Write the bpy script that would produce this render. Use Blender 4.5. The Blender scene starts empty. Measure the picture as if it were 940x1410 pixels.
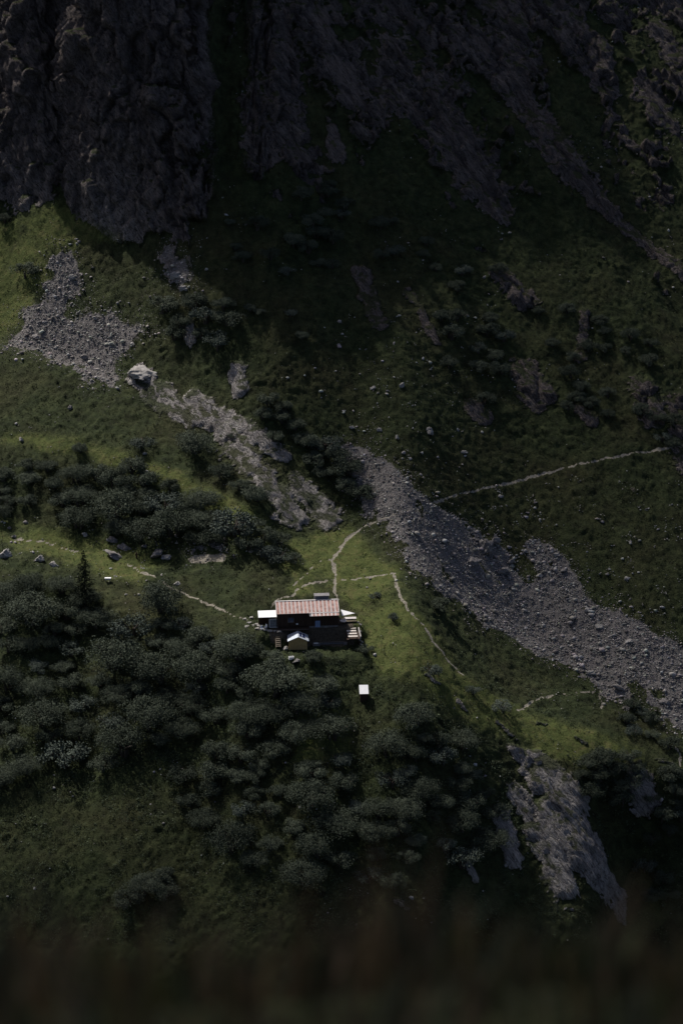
import bpy, math, random
import numpy as np
from mathutils import Vector, Matrix

random.seed(7)
RNG = np.random.default_rng(7)
R = math.radians
scene = bpy.context.scene
col = scene.collection

# ------------------------------------------------------------------ camera
FOC = 3317.0                       # focal length in photo pixels (940 x 1410)
PITCH = R(-21.0)
CAM_Z = 175.4
cam_d = bpy.data.cameras.new('camera')
cam = bpy.data.objects.new('camera', cam_d); col.objects.link(cam)
cam.location = (0, 0, CAM_Z)
cam.rotation_euler = (R(90) + PITCH, 0, 0)
cam_d.sensor_fit = 'VERTICAL'; cam_d.sensor_height = 36.0; cam_d.sensor_width = 24.0
cam_d.lens = 36.0 * FOC / 1410.0
cam_d.clip_start = 0.1; cam_d.clip_end = 5000
cam_d.dof.use_dof = True; cam_d.dof.focus_distance = 440; cam_d.dof.aperture_fstop = 1.6
scene.camera = cam

# ------------------------------------------------------------------ light
SUN_EL, SUN_AZ = R(51.0), math.atan2(-0.62, 0.78)      # azimuth measured from +y towards +x
sun_dir = Vector((math.sin(SUN_AZ) * math.cos(SUN_EL), math.cos(SUN_AZ) * math.cos(SUN_EL), math.sin(SUN_EL)))
sl = bpy.data.lights.new('sun', 'SUN'); sun = bpy.data.objects.new('sun', sl); col.objects.link(sun)
sl.energy = 4.2; sl.angle = R(0.53); sl.color = (1.0, 0.955, 0.89)
sun.rotation_euler = (-sun_dir).to_track_quat('-Z', 'Y').to_euler()
sun.location = (-200, 200, 400)
world = bpy.data.worlds.new('World'); scene.world = world; world.use_nodes = True
wn = world.node_tree; wn.nodes.clear()
sky = wn.nodes.new('ShaderNodeTexSky'); sky.sky_type = 'NISHITA'; sky.sun_disc = False
sky.sun_elevation = SUN_EL; sky.sun_rotation = SUN_AZ; sky.altitude = 1500; sky.air_density = .38; sky.dust_density = 6.0; sky.ozone_density = .3
bg = wn.nodes.new('ShaderNodeBackground'); bg.inputs[1].default_value = 0.13
wo = wn.nodes.new('ShaderNodeOutputWorld')
wn.links.new(sky.outputs[0], bg.inputs[0]); wn.links.new(bg.outputs[0], wo.inputs[0])
vs = scene.view_settings
vs.view_transform = 'Standard'; vs.look = 'None'; vs.gamma = 1.0; vs.use_curve_mapping = False
vs.exposure = 0.28
scene.cycles.max_bounces = 4; scene.cycles.diffuse_bounces = 2; scene.cycles.transparent_max_bounces = 8

# ------------------------------------------------------------------ noise
_perm = RNG.permutation(256).astype(np.int32); _perm = np.concatenate([_perm, _perm, _perm])
_g = RNG.normal(size=(256, 3)).astype(np.float32); _g /= np.linalg.norm(_g, axis=1)[:, None]
def gnoise(p):
    p = np.asarray(p, np.float32)
    i = np.floor(p).astype(np.int32); f = p - i
    i &= 255
    u = f * f * f * (f * (f * 6 - 15) + 10)
    out = 0
    for dx in (0, 1):
        wx = u[:, 0] if dx else 1 - u[:, 0]; hx = _perm[i[:, 0] + dx]
        for dy in (0, 1):
            wy = u[:, 1] if dy else 1 - u[:, 1]; hy = _perm[hx + i[:, 1] + dy]
            for dz in (0, 1):
                wz = u[:, 2] if dz else 1 - u[:, 2]
                g = _g[_perm[hy + i[:, 2] + dz]]
                d = g[:, 0] * (f[:, 0] - dx) + g[:, 1] * (f[:, 1] - dy) + g[:, 2] * (f[:, 2] - dz)
                out = out + wx * wy * wz * d
    return out * 1.5
def fbm(p, o=4, gain=.5):
    a, s, t = 1., 0., 0.
    for k in range(o):
        s = s + a * gnoise(p * (2.03 ** k) + 17.3 * k); t += a; a *= gain
    return s / t
def ridged(p, o=4, gain=.55):
    a, s, t = 1., 0., 0.
    for k in range(o):
        s = s + a * (1 - 2.2 * np.abs(gnoise(p * (2.07 ** k) + 31.7 * k))); t += a; a *= gain
    return s / t
def sstep(x, a, b):
    t = np.clip((x - a) / (b - a), 0, 1); return t * t * (3 - 2 * t)
def P2(x, y, s, z=0.0):
    x = np.ravel(x); y = np.ravel(y)
    return np.stack([x / s, y / s, np.full_like(x, z)], 1)

# ------------------------------------------------------------------ large shape of the terrain
# sections through the valley side: pixel rows, slope of each stretch in degrees, index and distance of a known point
def tan_e(py): return math.tan(PITCH + math.atan((705 - py) / FOC))
ROWS9 = (-50, -600)
SECT = {
    -600: ([1500, 1250, 800, 735, 605, 482, 468, 300, -50, -600], [32, 30, 10, 25, 22, 8, 34, 38, 40], 3, 438),
    -200: ([1500, 1250, 800, 735, 605, 482, 468, 290, -50, -600], [32, 30, 10, 29, 24, 0, 38, 44, 45], 3, 436),
    -60: ([1500, 1250, 800, 735, 605, 482, 468, 285, -50, -600], [32, 30, 10, 29, 24, 0, 39, 52, 52], 3, 435),
    0: ([1500, 1250, 800, 735, 605, 482, 468, 280, -50, -600], [32, 30, 10, 29, 24, 0, 39, 60, 53], 3, 434),
    55: ([1500, 1250, 810, 743, 610, 496, 484, 270, -50, -600], [32, 30, 10, 30, 24, 0, 40, 68, 55], 3, 431.5),
    80: ([1500, 1250, 814, 747, 613, 504, 492, 262, -50, -600], [32, 30, 10, 30, 24, 0, 41, 60, 55], 3, 431),
    110: ([1500, 1250, 820, 752, 616, 515, 503, 300, -50, -600], [32, 30, 10, 30, 24, 0, 40, 74, 46], 3, 430),
    180: ([1500, 1250, 836, 762, 628, 545, 530, 330, -50, -600], [32, 30, 10, 30, 24, 3, 41, 74, 46], 3, 427),
    270: ([1500, 1250, 862, 780, 660, 600, 585, 310, -50, -600], [33, 31, 13, 30, 22, 8, 42, 64, 46], 3, 422),
    310: ([1500, 1250, 870, 815, 690, 625, 610, 320, -50, -600], [34, 32, 9, 24, 23, 12, 43, 54, 51], 3, 413),
    345: ([1500, 1250, 878, 845, 720, 650, 635, 330, -50, -600], [34, 32, 8, 20, 24, 15, 43, 52, 50], 3, 405),
    425: ([1500, 1250, 890, 858, 745, 715, 705, 330, -50, -600], [34, 33, 5, 12, 18, 15, 43, 50, 48], 3, 402),
    490: ([1500, 1250, 905, 870, 745, 722, 712, 330, -50, -600], [34, 33, 15, 13, 14, 12, 42, 48, 48], 3, 401),
    560: ([1500, 1250, 960, 900, 825, 790, 757, 330, -50, -600], [35, 34, 28, 20, 12, 8, 41, 46, 46], 4, 408),
    640: ([1500, 1250, 1040, 985, 955, 925, 812, 330, -50, -600], [36, 38, 30, 22, 15, 10, 40, 45, 45], 5, 399),
    720: ([1500, 1250, 1070, 1040, 1020, 995, 868, 330, -50, -600], [36, 38, 36, 30, 20, 10, 39, 44, 45], 5, 394),
    800: ([1500, 1250, 1090, 1060, 1040, 1015, 930, 330, -50, -600], [36, 38, 36, 33, 20, 9, 38, 44, 45], 5, 394),
    880: ([1500, 1250, 1200, 1090, 1060, 1040, 985, 330, -50, -600], [40, 45, 70, 60, 30, 10, 38, 43, 45], 5, 392),
    960: ([1500, 1270, 1220, 1100, 1080, 1062, 1020, 330, -50, -600], [40, 45, 65, 60, 30, 10, 38, 43, 45], 5, 391),
    1140: ([1500, 1350, 1300, 1180, 1160, 1142, 1100, 330, -50, -600], [40, 45, 65, 60, 30, 10, 38, 43, 45], 5, 391),
    1500: ([1600, 1500, 1450, 1330, 1310, 1292, 1240, 330, -50, -600], [40, 45, 60, 50, 30, 10, 38, 43, 45], 5, 391),
}
def sect_nodes(c):
    pys, sl_, r, y = c
    n = len(pys); ys = [0.] * n; zs = [0.] * n
    ys[r] = y; zs[r] = CAM_Z + y * tan_e(pys[r])
    for k in list(range(r + 1, n)) + list(range(r - 1, -1, -1)):
        q = k - 1 if k > r else k + 1
        ta = math.tan(R(sl_[min(k, q)])); e = tan_e(pys[k])
        ys[k] = (CAM_Z - zs[q] + ys[q] * ta) / (ta - e); zs[k] = CAM_Z + ys[k] * e
    return ys, zs
pxs = np.array(sorted(SECT)); NODE = np.array([sect_nodes(SECT[p]) for p in pxs])      # (cols, 2, nodes)
def pchip(xq, x, y):                                   # monotone smooth interpolation
    h = np.diff(x); d = np.diff(y) / h
    m = np.zeros_like(y); m[0], m[-1] = d[0], d[-1]
    for i in range(1, len(x) - 1):
        if d[i - 1] * d[i] > 0:
            w1, w2 = 2 * h[i] + h[i - 1], h[i] + 2 * h[i - 1]
            m[i] = (w1 + w2) / (w1 / d[i - 1] + w2 / d[i])
    k = np.clip(np.searchsorted(x, xq) - 1, 0, len(x) - 2)
    t = (xq - x[k]) / h[k]; t2 = t * t; t3 = t2 * t
    return (2*t3-3*t2+1)*y[k] + (t3-2*t2+t)*h[k]*m[k] + (-2*t3+3*t2)*y[k+1] + (t3-t2)*h[k]*m[k+1]
# the mountain face behind the spur swings back to the right in one even sweep
SWEEP = np.array([(310, 490, 530.0), (345, 490, 535.0), (425, 492, 542.0), (490, 495, 549.0), (560, 499, 556.0), (640, 503, 562.0), (720, 506, 567.0), (800, 508, 571.0), (880, 510, 575.0), (960, 512, 578.0), (1140, 519, 585.0), (1500, 532, 598.0)], float)
for i, q in enumerate(pxs):
    if q in SWEEP[:, 0]:
        w7 = SWEEP[SWEEP[:, 0] == q][0]
        for k, y in ((7, w7[1]), (8, w7[2]), (9, w7[2] + 112)): NODE[i, 0, k] = y; NODE[i, 1, k] = CAM_Z + y * tan_e(SECT[q][0][k])
fine_px = np.linspace(-600, 1500, 421).astype(float)
fy = np.stack([pchip(fine_px, pxs.astype(float), NODE[:, 0, k]) for k in range(10)], 1)
fz = np.stack([pchip(fine_px, pxs.astype(float), NODE[:, 1, k]) for k in range(10)], 1)
cosP, sinP = math.cos(PITCH), math.sin(PITCH)
fx = (fine_px[:, None] - 470) / FOC * (fy * cosP + (fz - CAM_Z) * sinP)
GX0, GX1, GY0, GY1, GS = -170.0, 200.0, 300.0, 680.0, 0.5
gx = np.arange(GX0, GX1 + .01, GS); gy = np.arange(GY0, GY1 + .01, GS)
HZ = np.zeros((len(gy), len(gx)))
for j, y in enumerate(gy):
    xc = np.empty(len(fine_px)); zc = np.empty(len(fine_px))
    for i in range(len(fine_px)):
        k = min(max(np.searchsorted(fy[i], y) - 1, 0), 8)
        t = (y - fy[i, k]) / (fy[i, k + 1] - fy[i, k])
        xc[i] = fx[i, k] + t * (fx[i, k + 1] - fx[i, k]); zc[i] = fz[i, k] + t * (fz[i, k + 1] - fz[i, k])
    HZ[j] = np.interp(gx, xc, zc)
def blur(a, s):
    n = int(3 * s) + 1; k = np.exp(-.5 * (np.arange(-n, n + 1) / s) ** 2); k /= k.sum()
    for ax in (0, 1):
        b = np.pad(a, [(n, n) if q == ax else (0, 0) for q in (0, 1)], 'edge')
        a = sum(k[i] * np.take(b, range(i, i + a.shape[ax]), ax) for i in range(2 * n + 1))
    return a
toe = np.interp(gx, fx[:, 6], fy[:, 6])[None, :]       # foot of the mountain face for each x
S = gy[:, None] - toe
HB = blur(HZ, 3.2); wsoft = sstep(S, 0, 12) * .6
HZ = HB * (1 - wsoft) + blur(HZ, 1.3) * wsoft
XX, YY = np.meshgrid(gx, gy)
# ribs and gullies on the mountain face, running down to the lower right
wm = (sstep(S, 24, 75) * sstep(XX, -28, 8)).ravel()
cx = XX * .83 + YY * .55; al = XX * .55 - YY * .83
warp = 5 * fbm(P2(XX, YY, 38, 3.3), 2)
rib = ridged(np.stack([(cx.ravel() + warp) / 19, al.ravel() / 75, np.zeros(XX.size)], 1), 3)
wl = (sstep(S, 14, 40) * (1 - sstep(XX, -28, 8))).ravel()
ribl = ridged(np.stack([XX.ravel() / 13 + .3, YY.ravel() / 60, np.full(XX.size, 5.)], 1), 2)
low = fbm(P2(XX, YY, 22, 1.0), 3)
hum = fbm(P2(XX, YY, 7, 2.0), 3)
HZ += (rib * 1.5 * wm + ribl * 3.2 * wl + low * (1.0 + .4 * wm) + hum * (.55 + .5 * wm)).reshape(HZ.shape)

HZ -= 4.5 * np.exp(-((XX + 25.5 + .06 * (YY - 505)) / 3.6) ** 2) * sstep(S, 26, 48)      # the gully that parts the buttress from the crags

def hz(x, y):
    x = np.asarray(x, float); y = np.asarray(y, float)
    u = np.clip((x - GX0) / GS, 0, len(gx) - 1.001); v = np.clip((y - GY0) / GS, 0, len(gy) - 1.001)
    i = u.astype(int); j = v.astype(int); a = u - i; b = v - j
    return (HZ[j, i] * (1-a) * (1-b) + HZ[j, i+1] * a * (1-b) + HZ[j+1, i] * (1-a) * b + HZ[j+1, i+1] * a * b)
def ground_at(px, py):
    """point of the terrain that the photograph shows at a pixel"""
    px = np.atleast_1d(np.asarray(px, float)); py = np.atleast_1d(np.asarray(py, float))
    u = (px - 470) / FOC; v = (705 - py) / FOC
    dy = cosP - v * sinP; dz = sinP + v * cosP
    ysam = np.arange(312, 679, .25)
    X = (u / dy)[:, None] * ysam[None]; Z = CAM_Z + (dz / dy)[:, None] * ysam[None]
    H = hz(X, np.broadcast_to(ysam, X.shape))
    hit = np.argmax(H >= Z, axis=1); k = np.maximum(hit, 1); ii = np.arange(len(px))
    d0 = Z[ii, k-1] - H[ii, k-1]; d1 = H[ii, k] - Z[ii, k]; t = np.clip(d0 / (d0 + d1 + 1e-9), 0, 1)
    y = ysam[k-1] + t * .25; x = u / dy * y
    return np.stack([x, y, hz(x, y)], 1)
def project(p):
    d = p[:, 1] * cosP + (p[:, 2] - CAM_Z) * sinP
    return 470 + FOC * p[:, 0] / d, 705 - FOC * (-p[:, 1] * sinP + (p[:, 2] - CAM_Z) * cosP) / d

# level ground for the hut and its terraces
HUT = Vector((-5.72 , 400.0, 0.0)); HUT_ROT = R(5.0)
e862 = tan_e(862); HUT.z = CAM_Z + HUT.y * e862
dep = HUT.y * cosP + (HUT.z - CAM_Z) * sinP; HUT.x = (423.5 - 470) / FOC * dep
def hut_w(lx, ly, lz=0.0):
    c, s = math.cos(HUT_ROT), math.sin(HUT_ROT)
    return Vector((HUT.x + lx * c - ly * s, HUT.y + lx * s + ly * c, HUT.z + lz))
c_, s_ = math.cos(HUT_ROT), math.sin(HUT_ROT)
LX = (XX - HUT.x) * c_ + (YY - HUT.y) * s_; LY = -(XX - HUT.x) * s_ + (YY - HUT.y) * c_
def pad(x0, x1, y0, y1, z, soft):
    global HZ
    d = np.maximum(np.maximum(x0 - LX, LX - x1), np.maximum(y0 - LY, LY - y1))
    w = 1 - sstep(d, 0, soft); HZ = HZ * (1 - w) + (HUT.z + z) * w
pad(-6.5, 8.5, -5.6, -1.5, -3.0, 3.0)
pad(-11.5, -5.2, -1.4, 5, -.35, 2.5)
pad(-5.7, 6.5, 0.2, 6.0, -.2, 2.5)
pad(5.9, 9.3, 0.5, 5.0, -.25, 2.0)

# ------------------------------------------------------------------ ground cover zones (plan outlines and lines)
def plan_poly(pts): return ground_at([p[0] for p in pts], [p[1] for p in pts])[:, :2]
def in_poly(x, y, poly):
    ins = np.zeros(len(x), bool); n = len(poly)
    for i in range(n):
        (x0, y0), (x1, y1) = poly[i], poly[(i + 1) % n]
        c = ((y0 > y) != (y1 > y)) & (x < (x1 - x0) * (y - y0) / (y1 - y0 + 1e-12) + x0); ins ^= c
    return ins
def poly_dist(x, y, poly):
    d = np.full(len(x), 1e9); n = len(poly)
    for i in range(n):
        a = np.array(poly[i]); b = np.array(poly[(i + 1) % n]); ab = b - a; L = ab @ ab + 1e-9
        t = np.clip(((x - a[0]) * ab[0] + (y - a[1]) * ab[1]) / L, 0, 1)
        d = np.minimum(d, np.hypot(x - a[0] - t * ab[0], y - a[1] - t * ab[1]))
    return np.where(in_poly(x, y, poly), d, -d)
def line_dist(p, pts, rad=None):
    """distance to a polyline on the ground; with radii it is distance / local radius"""
    d = np.full(len(p), 1e9, np.float32)
    for i in range(len(pts) - 1):
        a, b = pts[i], pts[i + 1]; ab = b - a
        q = p - a; t = np.clip((q @ ab) / (ab @ ab + 1e-9), 0, 1)
        dd = np.linalg.norm(q - t[:, None] * ab, axis=1)
        if rad is not None: dd = dd / (rad[i] + t * (rad[i + 1] - rad[i]))
        d = np.minimum(d, dd)
    return d
SCREE = [plan_poly(q) for q in (
    [(76, 345), (98, 343), (112, 392), (96, 428), (150, 432), (192, 456), (165, 490), (158, 536), (138, 530), (100, 504), (12, 478), (30, 440), (60, 408)],
    [(474, 612), (502, 622), (560, 660), (596, 690), (642, 716), (690, 752), (704, 792), (765, 802), (850, 850), (945, 915), (945, 1012), (900, 994), (850, 962), (780, 916), (700, 874), (600, 808), (548, 756), (530, 724), (500, 690), (480, 660)],
    [(728, 744), (752, 750), (792, 802), (832, 832), (902, 872), (945, 898), (945, 925), (880, 893), (820, 862), (768, 832), (744, 790)],
    [(230, 345), (255, 350), (262, 385), (240, 400), (222, 380)],
    [(252, 745), (285, 742), (300, 752), (270, 758)])]
LUSH = [plan_poly(q) for q in (
    [(-40, 300), (90, 285), (180, 300), (120, 345), (70, 350), (60, 400), (20, 450), (-40, 480)],
    [(-40, 700), (60, 725), (150, 745), (240, 770), (200, 800), (90, 775), (-40, 740)],
    [(380, 740), (480, 722), (545, 785), (560, 830), (600, 870), (650, 935), (720, 975), (800, 1000), (880, 1030), (885, 1045), (800, 1045), (720, 1030), (660, 1000), (590, 960), (530, 930), (500, 900), (495, 860), (470, 815), (400, 820)],
    [(0, 600), (110, 602), (250, 650), (380, 730), (420, 790), (360, 770), (250, 680), (120, 625), (0, 615)],
    [(800, 1000), (870, 1020), (885, 1040), (800, 1030)],
    [(400, 1000), (480, 980), (470, 1030), (410, 1050)])]
def gpts(pts): return ground_at([p[0] for p in pts], [p[1] for p in pts])
# rock: (pixel line, radius in metres)
ROCK = [
    ([(195, 520), (228, 555), (268, 578)], [3.0, 3.4, 2.8]), ([(262, 552), (306, 590), (345, 640), (378, 680), (405, 712)], [2.4, 3.2, 2.8, 3.2, 3.6]),
    ([(308, 568), (350, 598), (392, 630)], [1.2, 2.2, 1.4]), ([(405, 655), (430, 690), (452, 716)], [1.2, 3.2, 3.0]),
    ([(232, 352), (240, 380)], [2.2, 2.0]), ([(262, 445), (264, 470)], [1.2, 1.5]), ([(325, 508), (332, 538)], [2.0, 1.8]),
    ([(380, 70), (386, 130), (398, 205)], [4.5, 6, 4]), ([(350, 140), (362, 205)], [3, 4]), ([(458, 180), (464, 215)], [1.6, 2.2]),
    ([(540, 60), (552, 130)], [4, 6]), ([(600, 130), (640, 215), (688, 285)], [4, 6.5, 3.5]), ([(610, 180), (655, 250)], [4, 5]),
    ([(650, 40), (735, 165)], [3, 3.5]), ([(735, 165), (790, 240), (850, 305)], [4, 4, 1.5]), ([(820, 70), (832, 118)], [4, 3.5]),
    ([(770, 10), (800, 50)], [4, 3]), ([(690, 10), (705, 60)], [5, 4]), ([(890, 120), (915, 165)], [3.5, 3]), ([(905, 40), (930, 80)], [3, 3]),
    ([(850, 305), (905, 350), (945, 375)], [1.2, 1.6, 2]), ([(498, 375), (520, 445)], [2, 2]), ([(560, 400), (600, 470)], [1.2, 1.5]),
    ([(690, 375), (720, 412)], [2.5, 3]), ([(720, 510), (738, 545)], [3, 3.6]), ([(803, 430), (800, 490)], [1.2, 1.6]),
    ([(885, 535), (900, 575)], [3, 3]), ([(795, 560), (815, 580)], [1.3, 2]), ([(655, 560), (665, 575)], [2.2, 2.0]), ([(470, 85), (480, 140)], [2.5, 3]),
    ([(440, 20), (452, 90)], [3, 3]), ([(935, 560), (945, 640)], [3, 3]), ([(60, 120), (40, 250)], [6, 7]),
    ([(705, 1032), (738, 1052), (790, 1100)], [1.2, 3.2, 3.6]), ([(735, 1062), (770, 1120), (800, 1175), (850, 1240)], [3.0, 4.4, 4.6, 3.0]), ([(712, 1090), (745, 1140), (775, 1220)], [1.8, 3.0, 3.2]),
    ([(690, 1120), (705, 1180)], [1.6, 2]), ([(640, 1180), (655, 1210)], [1.0, 1.2]), ([(872, 1060), (885, 1105)], [2.0, 2.6]),
    ([(683, 993), (712, 1020)], [.4, .5]), ([(630, 965), (642, 980)], [.5, .4]), ([(588, 930), (604, 942)], [.5, .3]), ([(545, 1240), (560, 1250)], [.6, .6]),
    ([(790, 1015), (806, 1024)], [.3, .4]), ([(738, 995), (752, 998)], [.35, .3]), ([(905, 1046), (925, 1052)], [.6, .4]),
]
ROCK = [(gpts(a), np.array(b)) for a, b in ROCK]
def trail(pts):                                          # follow the ground in short steps
    out = []
    for (x0, y0), (x1, y1) in zip(pts, pts[1:]):
        n_ = max(2, int(math.hypot(x1 - x0, y1 - y0) / 7)); out += [(x0 + (x1 - x0) * k / n_, y0 + (y1 - y0) * k / n_) for k in range(n_)]
    return gpts(out + [pts[-1]])
PATHS = [(trail(a), w) for a, w in (
    ([(466, 826), (462, 812), (463, 792), (456, 772), (468, 756), (478, 742), (505, 722), (545, 708)], .38), ([(545, 708), (590, 696), (610, 686), (660, 674), (720, 660), (790, 640), (860, 626), (940, 614)], .36),
    ([(372, 836), (388, 822), (406, 818), (412, 808), (440, 800), (490, 796), (543, 790)], .3), ([(543, 792), (547, 812), (560, 838), (585, 862), (598, 884), (616, 908), (640, 932)], .42),
    ([(20, 742), (60, 746), (105, 759)], .35), ([(175, 778), (205, 790), (240, 812), (300, 838), (345, 856)], .3),
    ([(266, 770), (304, 768)], 1.5), ([(714, 978), (740, 962), (775, 955), (820, 952)], .25), ([(824, 950), (828, 976)], .32), ([(470, 640), (478, 644)], .1),
    ([(932, 1030), (938, 1055)], .35), ([(400, 810), (440, 772), (455, 770)], .12))]

# ------------------------------------------------------------------ the terrain mesh
def spaced(a, b, n, p): return a + (b - a) * np.linspace(0, 1, n) ** p
cols_x = np.concatenate([-(spaced(96, 420, 26, 1.6)[:0:-1]), np.arange(-96, 104.01, .31), spaced(104, 430, 26, 1.6)[1:]])
NX = len(cols_x)
# rows follow equal steps of the surface as it rises, so steep faces get as many as the benches
yy = np.arange(326, 636, .5)
prof = np.stack([hz(np.full(len(yy), x), yy) for x in np.clip(cols_x, GX0, GX1)], 1)
ds = np.hypot(np.diff(prof, axis=0) * .92, .45 * .5) + .12
ds = ds.mean(axis=1, keepdims=True) * .3 + ds * .7
cum = np.concatenate([np.zeros((1, NX)), np.cumsum(ds, 0)], 0); cum /= cum[-1]
kx = np.exp(-.5 * (np.arange(-12, 13) / 5.) ** 2); kx /= kx.sum()
cp = np.pad(cum, ((0, 0), (12, 12)), 'edge'); cum = sum(kx[i] * cp[:, i:i + NX] for i in range(25))
NR = 900
rows = np.stack([np.interp(np.linspace(0, 1, NR), cum[:, i], yy) for i in range(NX)], 1)
near_y = np.concatenate([np.arange(-60, 0, 6.), np.arange(0, 12, .5), np.arange(12, 326, 8.)])
far_y = 636 + (np.linspace(0, 1, 30)[1:] ** 1.4) * 420
Y = np.concatenate([np.repeat(near_y[:, None], NX, 1), rows, np.repeat(far_y[:, None], NX, 1)], 0)
X = np.repeat(cols_x[None], Y.shape[0], 0)
xf, yf = X.ravel(), Y.ravel()
Z = hz(np.clip(xf, GX0 + 1, GX1 - 1), np.clip(yf, GY0 + 1, 676))
Z = Z + np.where(yf > 660, (yf - 660) * .5, 0)
Z = Z + np.where(xf < GX0, (GX0 - xf) * -.15, 0) + np.where(xf > GX1, (xf - GX1) * -.1, 0)
bank = CAM_Z - 1.75 - np.where(yf < 4.2, .2 * yf, .84 + .78 * (yf - 4.2))
bank = np.where(yf < 0, CAM_Z - 1.75 - .45 * yf, bank) + .12 * gnoise(P2(xf, yf, 1.7, 4)) - .0012 * xf ** 2 * (np.abs(xf) > 6)
bank = np.maximum(bank, -95 + .0 * yf)
wb = sstep(yf, 255, 326)
Z = bank * (1 - wb) + Z * wb
V = np.stack([xf, yf, Z], 1).astype(np.float32)
NV = len(V)
main = (yf > 320) & (yf < 660) & (np.abs(xf) < 130)
mi = np.nonzero(main)[0]; pm = V[mi].astype(np.float32)

def grid_normals(V, shape):
    G = V.reshape(shape + (3,)); du = np.gradient(G, axis=1); dv = np.gradient(G, axis=0)
    n = np.cross(du, dv); n /= np.linalg.norm(n, axis=2, keepdims=True) + 1e-9
    return n.reshape(-1, 3)
N0 = grid_normals(V, X.shape)
wn1 = fbm(pm / 3.0, 3); wn2 = fbm(pm / 1.1 + 9, 2); wn3 = fbm(pm / 9.0 + 4, 3); wn4 = gnoise(pm / .8 + 21)
rock = np.zeros(len(pm), np.float32); rlift = rock.copy(); rsc = np.ones(len(pm), np.float32)
for pts, rad in ROCK:
    d = line_dist(pm, pts.astype(np.float32), rad)
    k_ = sstep(1.0 - d + .8 * wn1 + .35 * wn2 + .4 * wn3 + .25 * wn4 + (.18 if rad.max() > 1.9 else 0), 0, .35)
    rsc = np.where(k_ > .02, np.clip(rad.max() / 8.0, .15, .8), rsc); rock = np.maximum(rock, k_); rlift = np.maximum(rlift, sstep(1.05 - d + .7 * wn1 + .4 * wn3 + .12 * wn2, 0, .6))
slope = N0[mi, 2]
xm, ym, zm = pm[:, 0], pm[:, 1], pm[:, 2]
Sm = ym - np.interp(xm, fx[:, 6], fy[:, 6])
cliffy = sstep(.53 - .07 * sstep(xm, -26, -14) - slope + .18 * wn1 + .22 * wn3 + .06 * wn2 + .05 * (1 - sstep(xm, -32, -20)), 0, .05) * sstep(Sm, 18, 32)       # steep faces are bare
cm, am = xm * .80 + ym * .60, xm * .60 - ym * .80                                     # crags in bands that run down to the right
band = ridged(np.stack([(cm + 4 * wn3) / 15, am / 46, zm / 60], 1), 3)
crag = sstep(band + .55 * wn3 + .5 * wn1 + .25 * wn2 - .85 + .55 * sstep(zm, 34, 95) - .25 * (1 - sstep(zm, 25, 60)), 0, .22) * sstep(Sm, 30, 52) * sstep(xm, -26, -14)
rock = np.maximum(rock, crag); rlift = np.maximum(rlift, crag)
cliffy *= 1 - .95 * np.exp(-((xm + 25.5 + .06 * (ym - 505) + 1.5 * wn1) / 3.0) ** 2)
rock = np.maximum(rock, cliffy); rlift = np.maximum(rlift, cliffy)
scree = np.zeros(len(pm), np.float32); stray = np.zeros(len(pm), np.float32)
for q in SCREE:
    stray = np.maximum(stray, sstep(poly_dist(xm, ym, q) + 5 * wn1 + 4 * wn3, -7, 1.5) ** 2)
    scree = np.maximum(scree, sstep(poly_dist(xm + 2.6 * wn1, ym + 2.2 * wn2, q) + 3.4 * wn3 + 2.2 * wn1 + 1.0 * wn2, -1.3, 1.3))
isl = fbm(np.stack([cm / 5.5, am / 13, 0 * xm + 3], 1), 3)
scree *= 1 - sstep(isl + .35 * wn1, .22, .36) * sstep(xm, 0, 8)                         # islands of turf in the rubble
lush = np.zeros(len(pm), np.float32)
for q in LUSH:
    lush = np.maximum(lush, sstep(poly_dist(xm + 3 * wn1, ym + 2 * wn3, q) + 1.5 * wn3, -2.5, 2.5))
lush *= np.clip(.85 + .9 * wn3 + .7 * wn1, .15, 1)
path = np.zeros(len(pm), np.float32)
wig = np.stack([.5 * gnoise(pm / 2.3), .5 * gnoise(pm / 2.3 + 40), 0 * xm], 1).astype(np.float32)
for pts, w in PATHS:
    path = np.maximum(path, 1 - sstep(line_dist(pm + wig, pts.astype(np.float32)) + .3 * wn2 + .25 * wn1, w * .4, w * .95))
rock *= (1 - scree * .9)
lxm = (xm - HUT.x) * c_ + (ym - HUT.y) * s_; lym = -(xm - HUT.x) * s_ + (ym - HUT.y) * c_
dirt = 1 - sstep(np.maximum(np.maximum(-6.5 - lxm, lxm - 8.2), np.maximum(-2.4 - lym, lym - 3.2)) + 1.2 * wn1, -.4, .9)
# relief: cracked rock, rough scree, tussocks
def stretched(p, a, f):
    a = np.array(a, np.float32); a /= np.linalg.norm(a)
    return p - f * (p @ a)[:, None] * a
ax1 = stretched(pm, (.55, -.40, -.73), .74); ax2 = stretched(pm, (.18, -.15, -1), .42)
lw = np.maximum(sstep(xm, -30, -14), 1 - sstep(Sm, 14, 24))[:, None]
pr = ax2 * (1 - lw) + ax1 * lw
def facets(p, seed):
    """broken blocks: every cell of a jittered lattice is a tilted flat facet with a step to its neighbours"""
    i0 = np.floor(p).astype(np.int32); best = np.full(len(p), 9., np.float32); sec = best.copy(); val = np.zeros(len(p), np.float32)
    for dx in (-1, 0, 1):
        for dy in (-1, 0, 1):
            for dz in (-1, 0, 1):
                c = i0 + np.array([dx, dy, dz]); h = _perm[(_perm[(_perm[(c[:, 0] + seed) & 255] + c[:, 1]) & 255] + c[:, 2]) & 255]
                g = _g[h]; q = p - (c + .5 + .45 * g); d = np.einsum('ij,ij->i', q, q)
                v = .55 * _g[(h + 57) & 255, 0] + np.einsum('ij,ij->i', q, _g[(h + 101) & 255]) * .75
                m = d < best
                sec = np.where(m, best, np.minimum(sec, d)); val = np.where(m, v, val); best = np.where(m, d, best)
    return val, np.sqrt(sec) - np.sqrt(best)
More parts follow.
